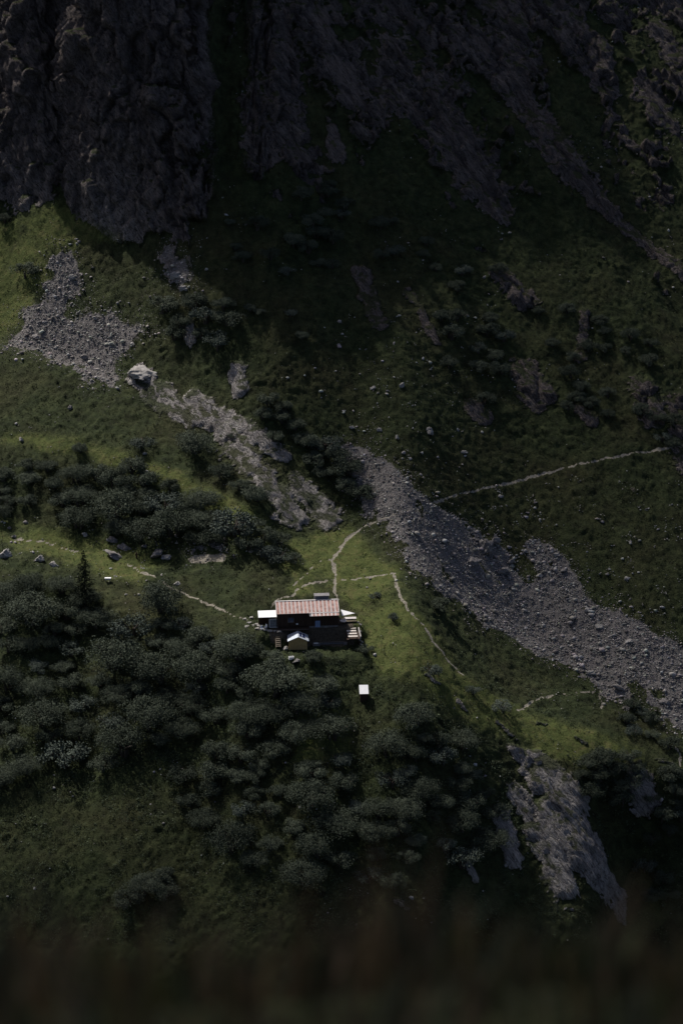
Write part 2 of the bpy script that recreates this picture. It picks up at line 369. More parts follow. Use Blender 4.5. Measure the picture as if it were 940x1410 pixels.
ri = np.nonzero((rock > .02) | (rlift > .02))[0]; prr = pr[ri] + .5 * np.stack([gnoise(pm[ri] / 2.1), gnoise(pm[ri] / 2.1 + 9), gnoise(pm[ri] / 2.1 + 23)], 1)
f1, e1 = facets(prr / 3.3, 3); f2, e2 = facets(prr / 1.3 + 5, 11)
rd = np.zeros(len(pm), np.float32)
rd[ri] = 1.5 * f1 + .75 * f2 - .5 * (1 - sstep(e1, 0, .16)) - .15 * (1 - sstep(e2, 0, .2)) + .9 * ridged(pr[ri] / 8, 2) + .15 * wn2[ri]
f0, e0 = facets(prr / 6.5 + 2, 29); up_ = sstep(Sm[ri], 22, 40)
rd[ri] += up_ * (2.6 * f0 - .9 * (1 - sstep(e0, 0, .12)) + 1.3 * ridged(pr[ri] / 15 + 4, 2))
rd *= 1 - .45 * (1 - sstep(Sm, 14, 24))
disp = rlift * (1 - scree) * (rd * rsc + .12 + .75 * rsc * (1 - sstep(Sm, 14, 24)))
tuss = np.abs(gnoise(pm / 1.6 + 3)) + .5 * np.abs(gnoise(pm / .7 + 11))
disp += (1 - np.maximum(rock, rlift)) * (1 - scree) * (1 - path) * (1 - dirt) * (.55 * tuss + .35 * np.abs(gnoise(pm / 3.1 + 6)) + .1 * wn2 - .30) * (1 - .5 * lush)
disp += scree * (.3 * wn2 + .16 * gnoise(pm / .55))
disp -= path * .12
disp *= (1 - .9 * dirt)
V[mi] += (N0[mi] * disp[:, None]).astype(np.float32)

me = bpy.data.meshes.new('mountainside')
nr, nc = X.shape
idx = np.arange(NV).reshape(nr, nc)
quads = np.stack([idx[:-1, :-1], idx[:-1, 1:], idx[1:, 1:], idx[1:, :-1]], -1).reshape(-1, 4).astype(np.int32)
me.vertices.add(NV); me.vertices.foreach_set('co', V.ravel())
me.loops.add(quads.size); me.loops.foreach_set('vertex_index', quads.ravel())
me.polygons.add(len(quads)); me.polygons.foreach_set('loop_start', np.arange(0, quads.size, 4, dtype=np.int32))
me.update(calc_edges=True)
me.polygons.foreach_set('use_smooth', np.ones(len(quads), bool))
def attr(name, r, g, b):
    a = me.color_attributes.new(name, 'FLOAT_COLOR', 'POINT')
    c = np.zeros((NV, 4), np.float32); c[:, 3] = 1
    c[mi, 0] = r; c[mi, 1] = g; c[mi, 2] = b
    a.data.foreach_set('color', c.ravel())
attr('cover', rock, scree, path)
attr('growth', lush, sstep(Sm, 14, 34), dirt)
ground = bpy.data.objects.new('mountainside', me); col.objects.link(ground)
ground['kind'] = 'structure'

# ------------------------------------------------------------------ materials
class NT:
    def __init__(s, name):
        s.m = bpy.data.materials.new(name); s.m.use_nodes = True; s.t = s.m.node_tree
        s.b = s.t.nodes['Principled BSDF']; s.b.inputs['Specular IOR Level'].default_value = .25
    def n(s, typ, **kw):
        nd = s.t.nodes.new(typ)
        for k, v in kw.items(): setattr(nd, k, v)
        return nd
    def l(s, a, b): s.t.links.new(a, b)
    def noise(s, scale, detail=4, rough=.6, vec=None, dist=0):
        nd = s.n('ShaderNodeTexNoise'); nd.inputs['Scale'].default_value = scale; nd.inputs['Detail'].default_value = detail
        nd.inputs['Roughness'].default_value = rough; nd.inputs['Distortion'].default_value = dist
        if vec is not None: s.l(vec, nd.inputs['Vector'])
        return nd.outputs['Fac']
    def ramp(s, fac, stops):
        r = s.n('ShaderNodeValToRGB'); s.l(fac, r.inputs[0]); e = r.color_ramp.elements
        while len(e) < len(stops): e.new(.5)
        for q, (p, c) in zip(e, stops):
            q.position = p; q.color = (c, c, c, 1) if isinstance(c, (int, float)) else (*c, 1)
        return r.outputs[0]
    def mix(s, fac, a, b, mode='MIX'):
        m = s.n('ShaderNodeMix', data_type='RGBA', blend_type=mode)
        for sock, v in ((m.inputs[0], fac), (m.inputs[6], a), (m.inputs[7], b)):
            if hasattr(v, 'links') or isinstance(v, bpy.types.NodeSocket): s.l(v, sock)
            elif isinstance(v, (int, float)): sock.default_value = v if sock == m.inputs[0] else (v, v, v, 1)
            else: sock.default_value = (*v, 1)
        return m.outputs[2]
    def math(s, op, a, b=None):
        m = s.n('ShaderNodeMath', operation=op)
        for sock, v in ((m.inputs[0], a), (m.inputs[1], b)):
            if v is None: continue
            if isinstance(v, bpy.types.NodeSocket): s.l(v, sock)
            else: sock.default_value = v
        return m.outputs[0]
    def bump(s, h, strength, dist):
        b = s.n('ShaderNodeBump'); b.inputs['Strength'].default_value = strength; b.inputs['Distance'].default_value = dist
        s.l(h, b.inputs['Height']); s.l(b.outputs[0], s.b.inputs['Normal']); return b
    def done(s, colr, rough=.9):
        if isinstance(colr, bpy.types.NodeSocket): s.l(colr, s.b.inputs['Base Color'])
        else: s.b.inputs['Base Color'].default_value = (*colr, 1)
        if isinstance(rough, bpy.types.NodeSocket): s.l(rough, s.b.inputs['Roughness'])
        else: s.b.inputs['Roughness'].default_value = rough
        return s.m
def plain(name, c, rough=.8, var=.25, scale=3.0, metal=0.0):
    t = NT(name); tc = t.n('ShaderNodeTexCoord').outputs['Object']
    f = t.noise(scale, 5, .65, tc)
    lo = tuple(q * (1 - var) for q in c); hi = tuple(min(1, q * (1 + var)) for q in c)
    t.b.inputs['Metallic'].default_value = metal
    return t.done(t.ramp(f, [(.3, lo), (.7, hi)]), rough)

def terrain_mat():
    t = NT('alpine_ground'); pos = t.n('ShaderNodeNewGeometry').outputs['Position']
    cov = t.n('ShaderNodeSeparateColor'); a = t.n('ShaderNodeAttribute', attribute_name='cover'); t.l(a.outputs['Color'], cov.inputs[0])
    gro = t.n('ShaderNodeSeparateColor'); a2 = t.n('ShaderNodeAttribute', attribute_name='growth'); t.l(a2.outputs['Color'], gro.inputs[0])
    n_big = t.noise(.06, 4, .6, pos); n_mid = t.noise(.45, 5, .65, pos); n_fine = t.noise(2.6, 5, .7, pos); n_tiny = t.noise(7, 3, .7, pos)
    heath = t.ramp(n_mid, [(.32, (.018, .024, .011)), (.5, (.032, .043, .017)), (.68, (.056, .068, .028))])
    heath = t.mix(t.ramp(n_big, [(.45, 0.), (.7, .35)]), heath, (.062, .048, .024))
    grass = t.ramp(n_mid, [(.3, (.057, .074, .024)), (.5, (.086, .104, .031)), (.7, (.125, .127, .046))])
    dry = t.ramp(t.noise(.9, 4, .6, pos), [(.55, 0.), (.75, .55)])
    grass = t.mix(dry, grass, (.115, .095, .045))
    lushmix = t.math('ADD', gro.outputs[0], t.math('MULTIPLY', t.math('SUBTRACT', n_fine, .5), .9))
    veg = t.mix(t.ramp(lushmix, [(.18, 0.), (.75, 1.)]), heath, grass)
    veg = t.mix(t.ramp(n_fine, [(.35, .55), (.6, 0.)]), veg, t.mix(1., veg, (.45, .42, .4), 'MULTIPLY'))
    ax = (.566, -.412, -.751 * .95)                                        # bedding runs down to the right
    dt = t.n('ShaderNodeVectorMath', operation='DOT_PRODUCT'); t.l(pos, dt.inputs[0]); dt.inputs[1].default_value = ax
    sc_ = t.n('ShaderNodeVectorMath', operation='SCALE'); sc_.inputs[0].default_value = ax; t.l(t.math('MULTIPLY', dt.outputs['Value'], .8), sc_.inputs['Scale'])
    st = t.n('ShaderNodeVectorMath', operation='SUBTRACT'); t.l(pos, st.inputs[0]); t.l(sc_.outputs[0], st.inputs[1])
    r1 = t.noise(.7, 6, .68, st.outputs[0], .4); r2 = t.noise(3.4, 5, .7, st.outputs[0], .3)
    rockc = t.ramp(r1, [(.25, (.13, .116, .11)), (.45, (.30, .275, .258)), (.68, (.48, .445, .415))])
    rockc = t.mix(t.ramp(r2, [(.38, .8), (.48, 0.)]), rockc, (.045, .039, .039))
    lich = t.noise(1.3, 4, .7, pos)
    rockc = t.mix(t.ramp(lich, [(.6, 0.), (.74, .45)]), rockc, (.06, .06, .03))
    rockc = t.mix(gro.outputs[1], rockc, t.mix(1., rockc, (.44, .40, .39), 'MULTIPLY'))      # high face darkened: its shade is put into the rock colour
    vo = t.n('ShaderNodeTexVoronoi', feature='DISTANCE_TO_EDGE'); vo.inputs['Scale'].default_value = 1.5; t.l(st.outputs[0], vo.inputs['Vector'])
    rockc = t.mix(t.ramp(vo.outputs['Distance'], [(.0, .6), (.05, 0.)]), rockc, (.03, .026, .026))
    nz = t.n('ShaderNodeSeparateXYZ'); t.l(t.n('ShaderNodeNewGeometry').outputs['Normal'], nz.inputs[0])
    ledge = t.math('ADD', nz.outputs[2], t.math('MULTIPLY', t.math('SUBTRACT', n_mid, .5), .9))
    rockc = t.mix(t.ramp(t.math('ADD', ledge, t.math('MULTIPLY', t.math('SUBTRACT', t.noise(.22, 4, .6, pos), .5), .6)), [(.74, 0.), (.88, .9)]), rockc, heath)
    screec = t.ramp(n_tiny, [(.3, (.085, .077, .073)), (.55, (.175, .16, .152)), (.75, (.28, .26, .25))])
    screec = t.mix(t.ramp(n_mid, [(.55, 0.), (.75, .6)]), screec, (.06, .057, .05))
    pathc = t.ramp(n_fine, [(.3, (.17, .15, .115)), (.7, (.34, .31, .26))])
    dirtc = t.ramp(n_fine, [(.3, (.045, .036, .026)), (.7, (.12, .10, .075))])
    ed = t.math('MULTIPLY', t.math('SUBTRACT', n_fine, .5), .8)
    def m(ch): return t.ramp(t.math('ADD', ch, ed), [(.38, 0.), (.62, 1.)])
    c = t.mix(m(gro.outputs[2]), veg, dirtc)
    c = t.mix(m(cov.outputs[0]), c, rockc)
    c = t.mix(m(cov.outputs[1]), c, screec)
    c = t.mix(m(cov.outputs[2]), c, pathc)
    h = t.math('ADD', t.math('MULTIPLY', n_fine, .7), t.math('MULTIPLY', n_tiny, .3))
    h = t.math('ADD', h, t.math('MULTIPLY', t.math('MULTIPLY', t.math('ADD', r2, t.math('MULTIPLY', r1, .8)), cov.outputs[0]), 2.2))
    h = t.math('ADD', h, t.math('MULTIPLY', t.math('MULTIPLY', t.math('MINIMUM', vo.outputs['Distance'], .12), cov.outputs[0]), 5.0))
    t.bump(h, .9, .5)
    t.b.inputs['Specular IOR Level'].default_value = .12
    return t.done(c, .95)
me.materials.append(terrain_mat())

# ------------------------------------------------------------------ builders
class MB:
    """collects faces, then becomes one mesh object"""
    def __init__(s): s.v = []; s.f = []
    def add(s, vs_, fs):
        o = len(s.v); s.v += [tuple(q) for q in vs_]; s.f += [tuple(i + o for i in q) for q in fs]; return s
    def box(s, x0, x1, y0, y1, z0, z1, j=0):
        v = [(x, y, z) for z in (z0, z1) for y in (y0, y1) for x in (x0, x1)]
        if j: v = [tuple(c + random.uniform(-j, j) for c in q) for q in v]
        return s.add(v, [(0, 2, 3, 1), (4, 5, 7, 6), (0, 1, 5, 4), (2, 6, 7, 3), (0, 4, 6, 2), (1, 3, 7, 5)])
    def slab(s, q, n, th):
        """a four-cornered sheet q with thickness th below it along n"""
        q = [Vector(c) for c in q]; n = Vector(n).normalized() * th
        return s.add([c - n for c in q] + q, [(3, 2, 1, 0), (4, 5, 6, 7), (0, 1, 5, 4), (1, 2, 6, 5), (2, 3, 7, 6), (3, 0, 4, 7)])
    def tube(s, pts, rad, n=6):
        rings = []
        for k, p in enumerate(pts):
            p = Vector(p); d = Vector(pts[min(k + 1, len(pts) - 1)]) - Vector(pts[max(k - 1, 0)])
            d = d.normalized() if d.length > 1e-6 else Vector((0, 0, 1))
            a = d.orthogonal().normalized(); b = d.cross(a); r = rad[k]
            rings.append([p + a * (r * math.cos(2 * math.pi * i / n)) + b * (r * math.sin(2 * math.pi * i / n)) for i in range(n)])
        v = [q for r_ in rings for q in r_]
        f = [(k * n + i, k * n + (i + 1) % n, (k + 1) * n + (i + 1) % n, (k + 1) * n + i) for k in range(len(pts) - 1) for i in range(n)]
        f += [tuple(range(n - 1, -1, -1)), tuple((len(pts) - 1) * n + i for i in range(n))]
        return s.add(v, f)
    def mesh(s, name, m=None):
        d = bpy.data.meshes.new(name); d.from_pydata(s.v, [], s.f); d.update()
        if m: d.materials.append(m)
        return d
    def build(s, name, m, parent=None): return link(name, s.mesh(name, m), parent)
def link(name, data, parent=None, loc=None, rz=None):
    o = bpy.data.objects.new(name, data); col.objects.link(o)
    if parent: o.parent = parent
    if loc is not None: o.location = loc
    if rz is not None: o.rotation_euler = (0, 0, rz)
    return o
def tag(o, label, cat, group=None):
    o['label'] = label; o['category'] = cat
    if group: o['group'] = group
    return o
def np_mesh(name, verts, faces, n, m, colors=None):
    d = bpy.data.meshes.new(name); verts = np.asarray(verts, np.float32); faces = np.asarray(faces, np.int32)
    d.vertices.add(len(verts)); d.vertices.foreach_set('co', verts.ravel())
    d.loops.add(faces.size); d.loops.foreach_set('vertex_index', faces.ravel())
    d.polygons.add(len(faces)); d.polygons.foreach_set('loop_start', np.arange(0, faces.size, n, dtype=np.int32))
    d.update(calc_edges=True)
    if colors is not None:
        a = d.color_attributes.new('tint', 'FLOAT_COLOR', 'POINT'); c = np.ones((len(verts), 4), np.float32); c[:, :3] = colors
        a.data.foreach_set('color', c.ravel())
    d.materials.append(m); return d
def ground_z(x, y): return float(hz(x, y))

# ------------------------------------------------------------------ materials of the things
def tint_mat(name, rough=.9, spec=.2, trans=0.0):
    t = NT(name); a = t.n('ShaderNodeAttribute', attribute_name='tint'); t.b.inputs['Specular IOR Level'].default_value = spec
    if trans:
        m = t.done(a.outputs['Color'], rough)
        tr = t.n('ShaderNodeBsdfTranslucent'); t.l(a.outputs['Color'], tr.inputs[0]); mx = t.n('ShaderNodeMixShader'); mx.inputs[0].default_value = trans
        t.l(t.b.outputs[0], mx.inputs[1]); t.l(tr.outputs[0], mx.inputs[2]); t.l(mx.outputs[0], t.t.nodes['Material Output'].inputs[0])
        return m
    return t.done(a.outputs['Color'], rough)
def leaf_mat(name, dark, light):
    t = NT(name); oi = t.n('ShaderNodeObjectInfo'); a = t.n('ShaderNodeAttribute', attribute_name='tint')
    f = t.math('ADD', t.math('MULTIPLY', oi.outputs['Random'], .45), t.math('MULTIPLY', a.outputs['Fac'], .55))
    t.b.inputs['Specular IOR Level'].default_value = .08
    return t.done(t.ramp(f, [(.1, dark), (.9, light)]), .7)
def stone_mat(name, lo, mid, hi, moss=.3):
    t = NT(name); tc = t.n('ShaderNodeTexCoord').outputs['Object']; oi = t.n('ShaderNodeObjectInfo')
    n1 = t.noise(1.6, 6, .7, tc, .5); n2 = t.noise(6, 5, .7, tc)
    c = t.ramp(n1, [(.28, lo), (.5, mid), (.72, hi)])
    c = t.mix(t.ramp(n2, [(.35, .7), (.5, 0.)]), c, tuple(q * .35 for q in lo))
    c = t.mix(t.ramp(t.noise(2.3, 4, .7, tc), [(.55, 0.), (.7, moss)]), c, (.06, .065, .03))
    t.bump(n2, .8, .12)
    return t.done(c, .92)
M_stone = stone_mat('grey_stone', (.10, .09, .09), (.19, .175, .17), (.32, .30, .285))
M_pale = stone_mat('pale_stone', (.20, .185, .175), (.34, .32, .30), (.46, .44, .41), .15)
M_alder = leaf_mat('alder_leaves', (.036, .046, .031), (.088, .104, .073))
M_willow = leaf_mat('willow_leaves', (.042, .054, .044), (.105, .125, .10))
M_spruce = leaf_mat('spruce_needles', (.008, .012, .007), (.022, .030, .018))
M_bark = plain('bark', (.06, .048, .038), .9, .35, 4)
M_tint = tint_mat('scree_stone', .95, .15)
M_herb = tint_mat('herb_leaves', .75, .25, .3)
M_logs = plain('dark_brown_timber', (.048, .029, .020), .85, .4, 2.5)
M_wood = plain('weathered_timber', (.20, .165, .125), .85, .3, 3)
M_grey = plain('grey_timber', (.09, .082, .075), .85, .3, 3)
M_ochre = plain('ochre_boards', (.44, .31, .14), .8, .18, 2)
M_red = plain('rusty_red_sheet', (.40, .235, .20), .65, .55, 1.6)
M_seam = plain('pale_galvanised_seam', (.58, .54, .52), .5, .15, 2)
M_white = plain('white_sheet', (.82, .82, .83), .45, .05, 1)
M_zinc = plain('zinc_sheet', (.50, .54, .60), .42, .12, 2, .3)
M_panel = plain('solar_cells', (.012, .02, .07), .15, .3, 5)
M_glass = plain('window_glass', (.03, .05, .10), .08, .2, 1)
M_blue = plain('sky_reflection_blue', (.22, .30, .48), .5, .15, 2)  # sky reflection painted as flat blue on one window's pane and frame
M_bleach = plain('bleached_planks', (.55, .50, .45), .8, .2, 3)
M_iron = plain('dark_iron', (.03, .03, .032), .6, .2, 4)
M_slate = plain('slate_grey_sheet', (.15, .15, .165), .6, .2, 2)
M_concrete = plain('grey_render', (.19, .18, .185), .9, .25, 2)

# ------------------------------------------------------------------ stones
def ico(sub):
    t = (1 + 5 ** .5) / 2
    v = [(-1,t,0),(1,t,0),(-1,-t,0),(1,-t,0),(0,-1,t),(0,1,t),(0,-1,-t),(0,1,-t),(t,0,-1),(t,0,1),(-t,0,-1),(-t,0,1)]
    f = [(0,11,5),(0,5,1),(0,1,7),(0,7,10),(0,10,11),(1,5,9),(5,11,4),(11,10,2),(10,7,6),(7,1,8),(3,9,4),(3,4,2),(3,2,6),(3,6,8),(3,8,9),(4,9,5),(2,4,11),(6,2,10),(8,6,7),(9,8,1)]
    v = [Vector(q).normalized() for q in v]
    for _ in range(sub):
        mid = {}; nf = []
        def mp(a, b):
            k = (min(a, b), max(a, b))
            if k not in mid: v.append(((v[a] + v[b]) / 2).normalized()); mid[k] = len(v) - 1
            return mid[k]
        for a, b, c in f:
            x, y, z = mp(a, b), mp(b, c), mp(c, a); nf += [(a, x, z), (b, y, x), (c, z, y), (x, y, z)]
        f = nf
    return np.array([tuple(q) for q in v]), np.array(f)
def boulder_mesh(seed, m):
    """an angular block: a ball cut by random flat planes and roughened"""
    r = np.random.default_rng(seed); v, f = ico(4 if seed in (50, 51, 52) else 3)
    for _ in range(9):
        n = r.normal(size=3); n /= np.linalg.norm(n); d = r.uniform(.45, .75)
        h = v @ n - d; v = v - np.outer(np.maximum(h, 0) * .98, n)
    fa, ea = facets(v * 1.35 + seed * 3.1, seed); fb, eb = facets(v * 3.1 + seed, seed + 5)
    v = v * (1 + .30 * fa + .12 * fb - .10 * (1 - sstep(ea, 0, .15)) + .05 * gnoise(v * 7 + seed))[:, None]
    v = v / np.abs(v).max(0)
    return np_mesh('boulder', v, f, 3, m)
B_GREY = [boulder_mesh(20 + k, M_stone) for k in range(7)]; B_PALE = [boulder_mesh(50 + k, M_pale) for k in range(5)]
def px_size(p): return FOC / (p[1] * cosP + (p[2] - CAM_Z) * sinP)
def boulder(px, py, w, h, label, pale=False, group=None, tilt=0.0):
    p = ground_at(px, py + h * .3)[0]; k = 1 / px_size(p)
    o = link('boulder', random.choice(B_PALE if pale else B_GREY), None, (p[0], p[1], p[2] + h * k * .12))
    o.scale = (w * k * .55, w * k * .5 * random.uniform(.7, 1.0), h * k * .5)
    o.rotation_euler = (random.uniform(-.2, .2), tilt, random.uniform(-.5, .5))
    return tag(o, label, 'boulder', group)
for a in (
    (195, 508, 50, 24, 'largest pale boulder, broad and low, at the lower end of the left scree', True, None, .12),
    (670, 750, 30, 30, 'tall pale-topped block, biggest rock on the right-hand scree', False, None, .1),
    (652, 770, 24, 20, 'dark boulder leaning against the tall block on the right-hand scree'), (680, 742, 18, 22, 'grey boulder just behind the tall block on the right-hand scree'),
    (692, 784, 18, 14, 'low grey boulder below and right of the tall block on the scree'), (703, 772, 11, 10, 'small grey boulder at grass edge right of the tall scree block'),
    (592, 592, 12, 14, 'lone pale upright boulder on the dark grass slope above the right scree', True), (553, 529, 8, 12, 'narrow pale boulder highest on the dark slope above the lone upright boulder', True, None, .5),
    (522, 591, 9, 7, 'flat pale stone on dark slope level with the lone upright boulder', True), (547, 601, 7, 8, 'small pale stone between the flat stone and the lone upright boulder', True), (638, 622, 10, 6, 'flat pale stone above the traverse path on the dark slope', True),
    (514, 533, 9, 6, 'low pale stone left of the narrow boulder on the dark slope', True), (484, 588, 8, 6, 'pale stone at the top left of the right-hand scree', True),
    (8, 761, 17, 17, 'pale rounded boulder at the left edge of the picture below the meadow path', True), (55, 768, 12, 12, 'pale stone below the meadow path, nearer the left edge of two', True), (74, 775, 16, 10, 'longer pale stone below the meadow path beside the shrubs', True, None, .4),
    (118, 735, 9, 8, 'single pale stone in grass under the upper thicket', True), (36, 718, 8, 7, 'grey stone in the bright meadow grass above the path'), (14, 726, 7, 5, 'small grey stone in the meadow nearest the left edge'), (20, 738, 8, 6, 'grey stone at the start of the meadow path'),
    (156, 742, 18, 9, 'flat grey slab in the meadow nearest the upper thicket'), (171, 752, 20, 9, 'grey slab in the meadow behind the slanting slab'), (158, 763, 28, 11, 'long slanting grey slab in the meadow left of the short post', False, None, .45),
    (216, 761, 24, 16, 'upright grey slab in the meadow right of the short post', False, None, -.4), (230, 766, 16, 8, 'pale flat slab touching the upright meadow slab', True, None, .2), (199, 751, 8, 6, 'small grey stone in meadow between post and thicket'),
    (244, 803, 10, 7, 'pale stone in the shrubs below the meadow slabs', True), (393, 892, 10, 9, 'pale round boulder at the foot of the ochre shed', True), (408, 909, 12, 8, 'grey boulder in the plants below the ochre shed'),
    (99, 381, 10, 10, 'light boulder in the narrow upper part of the left scree', True), (50, 462, 15, 9, 'flat boulder in the lower left of the left scree'), (118, 490, 14, 9, 'grey boulder near the bottom edge of the left scree'), (132, 437, 9, 6, 'pale boulder at the grass island of the left scree', True),
    (98, 560, 8, 9, 'lone grey stone on the dark heath below the left scree'), (30, 604, 8, 7, 'pale stone on the grassy brow at the left edge', True),
    (812, 926, 14, 9, 'pale flat boulder at the bottom edge of the right scree', True), (852, 946, 20, 10, 'long grey boulder lower down the bottom edge of the right scree', False, None, .4), (808, 838, 12, 10, 'pale boulder at the grass strip inside the right scree', True),
    (826, 862, 14, 8, 'flat pale boulder beside the lower grass strip of the right scree', True, None, .4), (862, 795, 10, 8, 'pale boulder in grass above the right scree', True), (866, 882, 13, 7, 'pale boulder on the lower grass island of the right scree', True),
    (890, 988, 12, 12, 'pale block in dark bushes below the right scree', True), (742, 792, 10, 6, 'pale stone at the foot of the small scree tongue', True), (765, 763, 10, 7, 'pale flat stone right of the small scree tongue', True), (915, 965, 16, 10, 'dark grey boulder low in the right scree'),
    (688, 682, 9, 7, 'pale stone just below the traverse path on the right slope', True), (612, 715, 7, 8, 'pale stone at the upper edge of the right scree by the path', True), (242, 378, 18, 14, 'pale block among rubble beneath the big dark cliff', True), (252, 396, 12, 10, 'smaller pale block under the rubble beneath the big dark cliff', True),
): boulder(*a)

fin = V[mi]                                              # relief as built
fpx, fpy = project(fin)
seen = (fpx > -25) & (fpx < 965) & (fpy > -25) & (fpy < 1300)
def pick(weight, n):
    w = np.where(seen, weight, 0).astype(float); w /= w.sum()
    return RNG.choice(len(w), n, replace=True, p=w)
def stones(name, ids, rad, base, spread):
    v0, f0 = ico(0); n = len(ids)
    p = fin[ids] + RNG.normal(scale=.16, size=(n, 3)) * np.array([1, 1, .3])
    sc = rad[:, None] * RNG.uniform(.6, 1.35, (n, 3)) * np.array([1.1, 1.0, .75])
    vv = v0[None] * (1 + RNG.uniform(-.28, .22, (n, 12, 1))) * sc[:, None, :]
    th = RNG.uniform(0, 6.28, n); ti = RNG.uniform(-.6, .6, n)
    c, s = np.cos(ti)[:, None], np.sin(ti)[:, None]
    y = vv[:, :, 1] * c - vv[:, :, 2] * s; z = vv[:, :, 1] * s + vv[:, :, 2] * c; x = vv[:, :, 0]
    c, s = np.cos(th)[:, None], np.sin(th)[:, None]
    vv = np.stack([x * c - y * s, x * s + y * c, z], -1) + p[:, None, :] + np.array([0, 0, 1]) * (rad * .2)[:, None, None]
    ff = (f0[None] + (np.arange(n) * 12)[:, None, None]).reshape(-1, 3)
    t = np.clip(RNG.normal(1, spread, (n, 1, 1)), .35, 2.0) * np.array(base) * (1 + RNG.normal(0, .04, (n, 1, 3)))
    o = link(name, np_mesh(name, vv.reshape(-1, 3), ff, 3, M_tint, np.broadcast_to(t, vv.shape).reshape(-1, 3)))
    o['kind'] = 'stuff'; return o
n = 38000
stones('scree', pick((1 - path) * np.maximum(scree - .25, 0) * (.55 + .8 * (wn1 > 0)), n), np.minimum(.075 + RNG.pareto(2.9, n) * .055, .55), (.245, .232, .218), .42)
n = 4200
stones('stray_stones', pick(stray * (1 - scree) * (1 - rock), n), np.minimum(.07 + RNG.pareto(2.6, n) * .06, .4), (.24, .222, .21), .3)
n = 2600
wst = (1 - rock) * (1 - scree) * (1 - dirt) * (.12 * sstep(wn3, .0, .4) + sstep(scree + .0 * xm, .02, .3)
    + 1.0 * ((fpx > 440) & (fpx < 640) & (fpy > 430) & (fpy < 640)) * sstep(wn1, .05, .4) + 1.5 * ((fpx > 640) & (fpy > 660) & (fpy < 880) & (fpx < 940)) * sstep(wn1, .1, .4) + 1.2 * ((fpx > -20) & (fpx < 300) & (fpy > 700) & (fpy < 800)) * sstep(wn1, .1, .5))
stones('loose_stones', pick(wst, n), np.minimum(.09 + RNG.pareto(2.6, n) * .08, .42), (.30, .285, .27), .25)

# ------------------------------------------------------------------ herbs and tussocks
def tufts(name, ids, hgt, cols, spread, lean=.5):
    n = len(ids); p = fin[ids] + RNG.normal(scale=.14, size=(n, 3)) * np.array([1, 1, .2])
    V_, F_, C_ = [], [], []
    for b in range(4):
        c = p + RNG.normal(size=(n, 3)) * (hgt * .45)[:, None] * np.array([1, 1, .25]) + np.array([0, 0, 1]) * (hgt * RNG.uniform(.0, .35, n))[:, None]
        u = RNG.normal(size=(n, 3)); u /= np.linalg.norm(u, axis=1)[:, None]; w = np.cross(u, RNG.normal(size=(n, 3))); w /= np.linalg.norm(w, axis=1)[:, None]
        k = (hgt * RNG.uniform(.22, .42, n))[:, None]
        V_.append(np.stack([c + u * k, c + (-.5 * u + .8 * w) * k, c + (-.5 * u - .8 * w) * k], 1))
    vv = np.concatenate(V_, 0).reshape(-1, 3); ff = np.arange(len(vv)).reshape(-1, 3)
    t = np.clip(RNG.normal(1, spread, (n, 1)), .3, 2.2) * cols
    t = np.tile(np.repeat(t[:, None, :], 3, 1).reshape(-1, 3), (4, 1))
    o = link(name, np_mesh(name, vv, ff, 3, M_herb, t)); o['kind'] = 'stuff'; return o
veg = (1 - rock) * (1 - sstep(scree, .1, .5)) * (1 - path) * (1 - sstep(dirt, .1, .6))
ids = pick(veg * (.35 + .65 * (1 - lush)) * (.4 + sstep(wn2, -.2, .5)), 52000)
hc = np.array([.033, .039, .016]) * (1 - lush[ids, None]) + np.array([.068, .084, .031]) * lush[ids, None]
tufts('heath_tussocks', ids, RNG.uniform(.22, .5, len(ids)), hc, .4)
front = sstep(-Sm, 8, 25) * sstep(fpy, 840, 960) * (1 - .8 * lush)
ids = pick(veg * front * sstep(wn1 + .5 * wn3, -.02, .3), 26000)
tufts('broad_leaf_herbs', ids, RNG.uniform(.18, .42, len(ids)), np.array([[.080, .100, .058]]), .5, 1.3)

# ------------------------------------------------------------------ shrubs and trees
def crown_mesh(seed, nclump, rad, hgt, nleaf, size, m, flat=.8):
    r = np.random.default_rng(seed); Vs, Cs = [], []
    for k in range(nclump):
        a = r.uniform(0, 6.28); q = math.sqrt(r.uniform(0, 1)) * rad * .85
        z = hgt * (.30 + .5 * r.uniform(.2, 1) * (1 - (q / rad) ** 2 * .8))
        c = np.array([q * math.cos(a), q * math.sin(a), z]); cr = rad * r.uniform(.2, .40)
        n = int(nleaf * r.uniform(.7, 1.3)); d = r.normal(size=(n, 3)); d[:, 2] = d[:, 2] * .9 + .15
        d /= np.linalg.norm(d, axis=1)[:, None]
        p = c + d * (cr * (r.uniform(.25, 1.25, (n, 1)) ** .6) * 1.05) * np.array([1, 1, flat])
        nrm = d * .5 + np.array([-.1, .1, .35]) + r.normal(size=(n, 3)) * .6; nrm /= np.linalg.norm(nrm, axis=1)[:, None]
        t1 = np.cross(nrm, r.normal(size=(n, 3))); t1 /= np.linalg.norm(t1, axis=1)[:, None]; t2 = np.cross(nrm, t1)
        s = size * r.uniform(.6, 1.3, (n, 1))
        Vs.append(np.stack([p - t1 * s, p - t2 * s * .6, p + t1 * s, p + t2 * s * .6], 1))
        Cs.append(np.clip(r.normal(.5, .15, (n, 1, 1)) + r.normal(0, .14), 0, 1) * np.ones((n, 4, 3)))
    v = np.concatenate(Vs).reshape(-1, 3); v[:, 2] = np.maximum(v[:, 2], -.15); c = np.concatenate(Cs).reshape(-1, 3)
    return np_mesh('crown', v, np.arange(len(v)).reshape(-1, 4), 4, m, c)
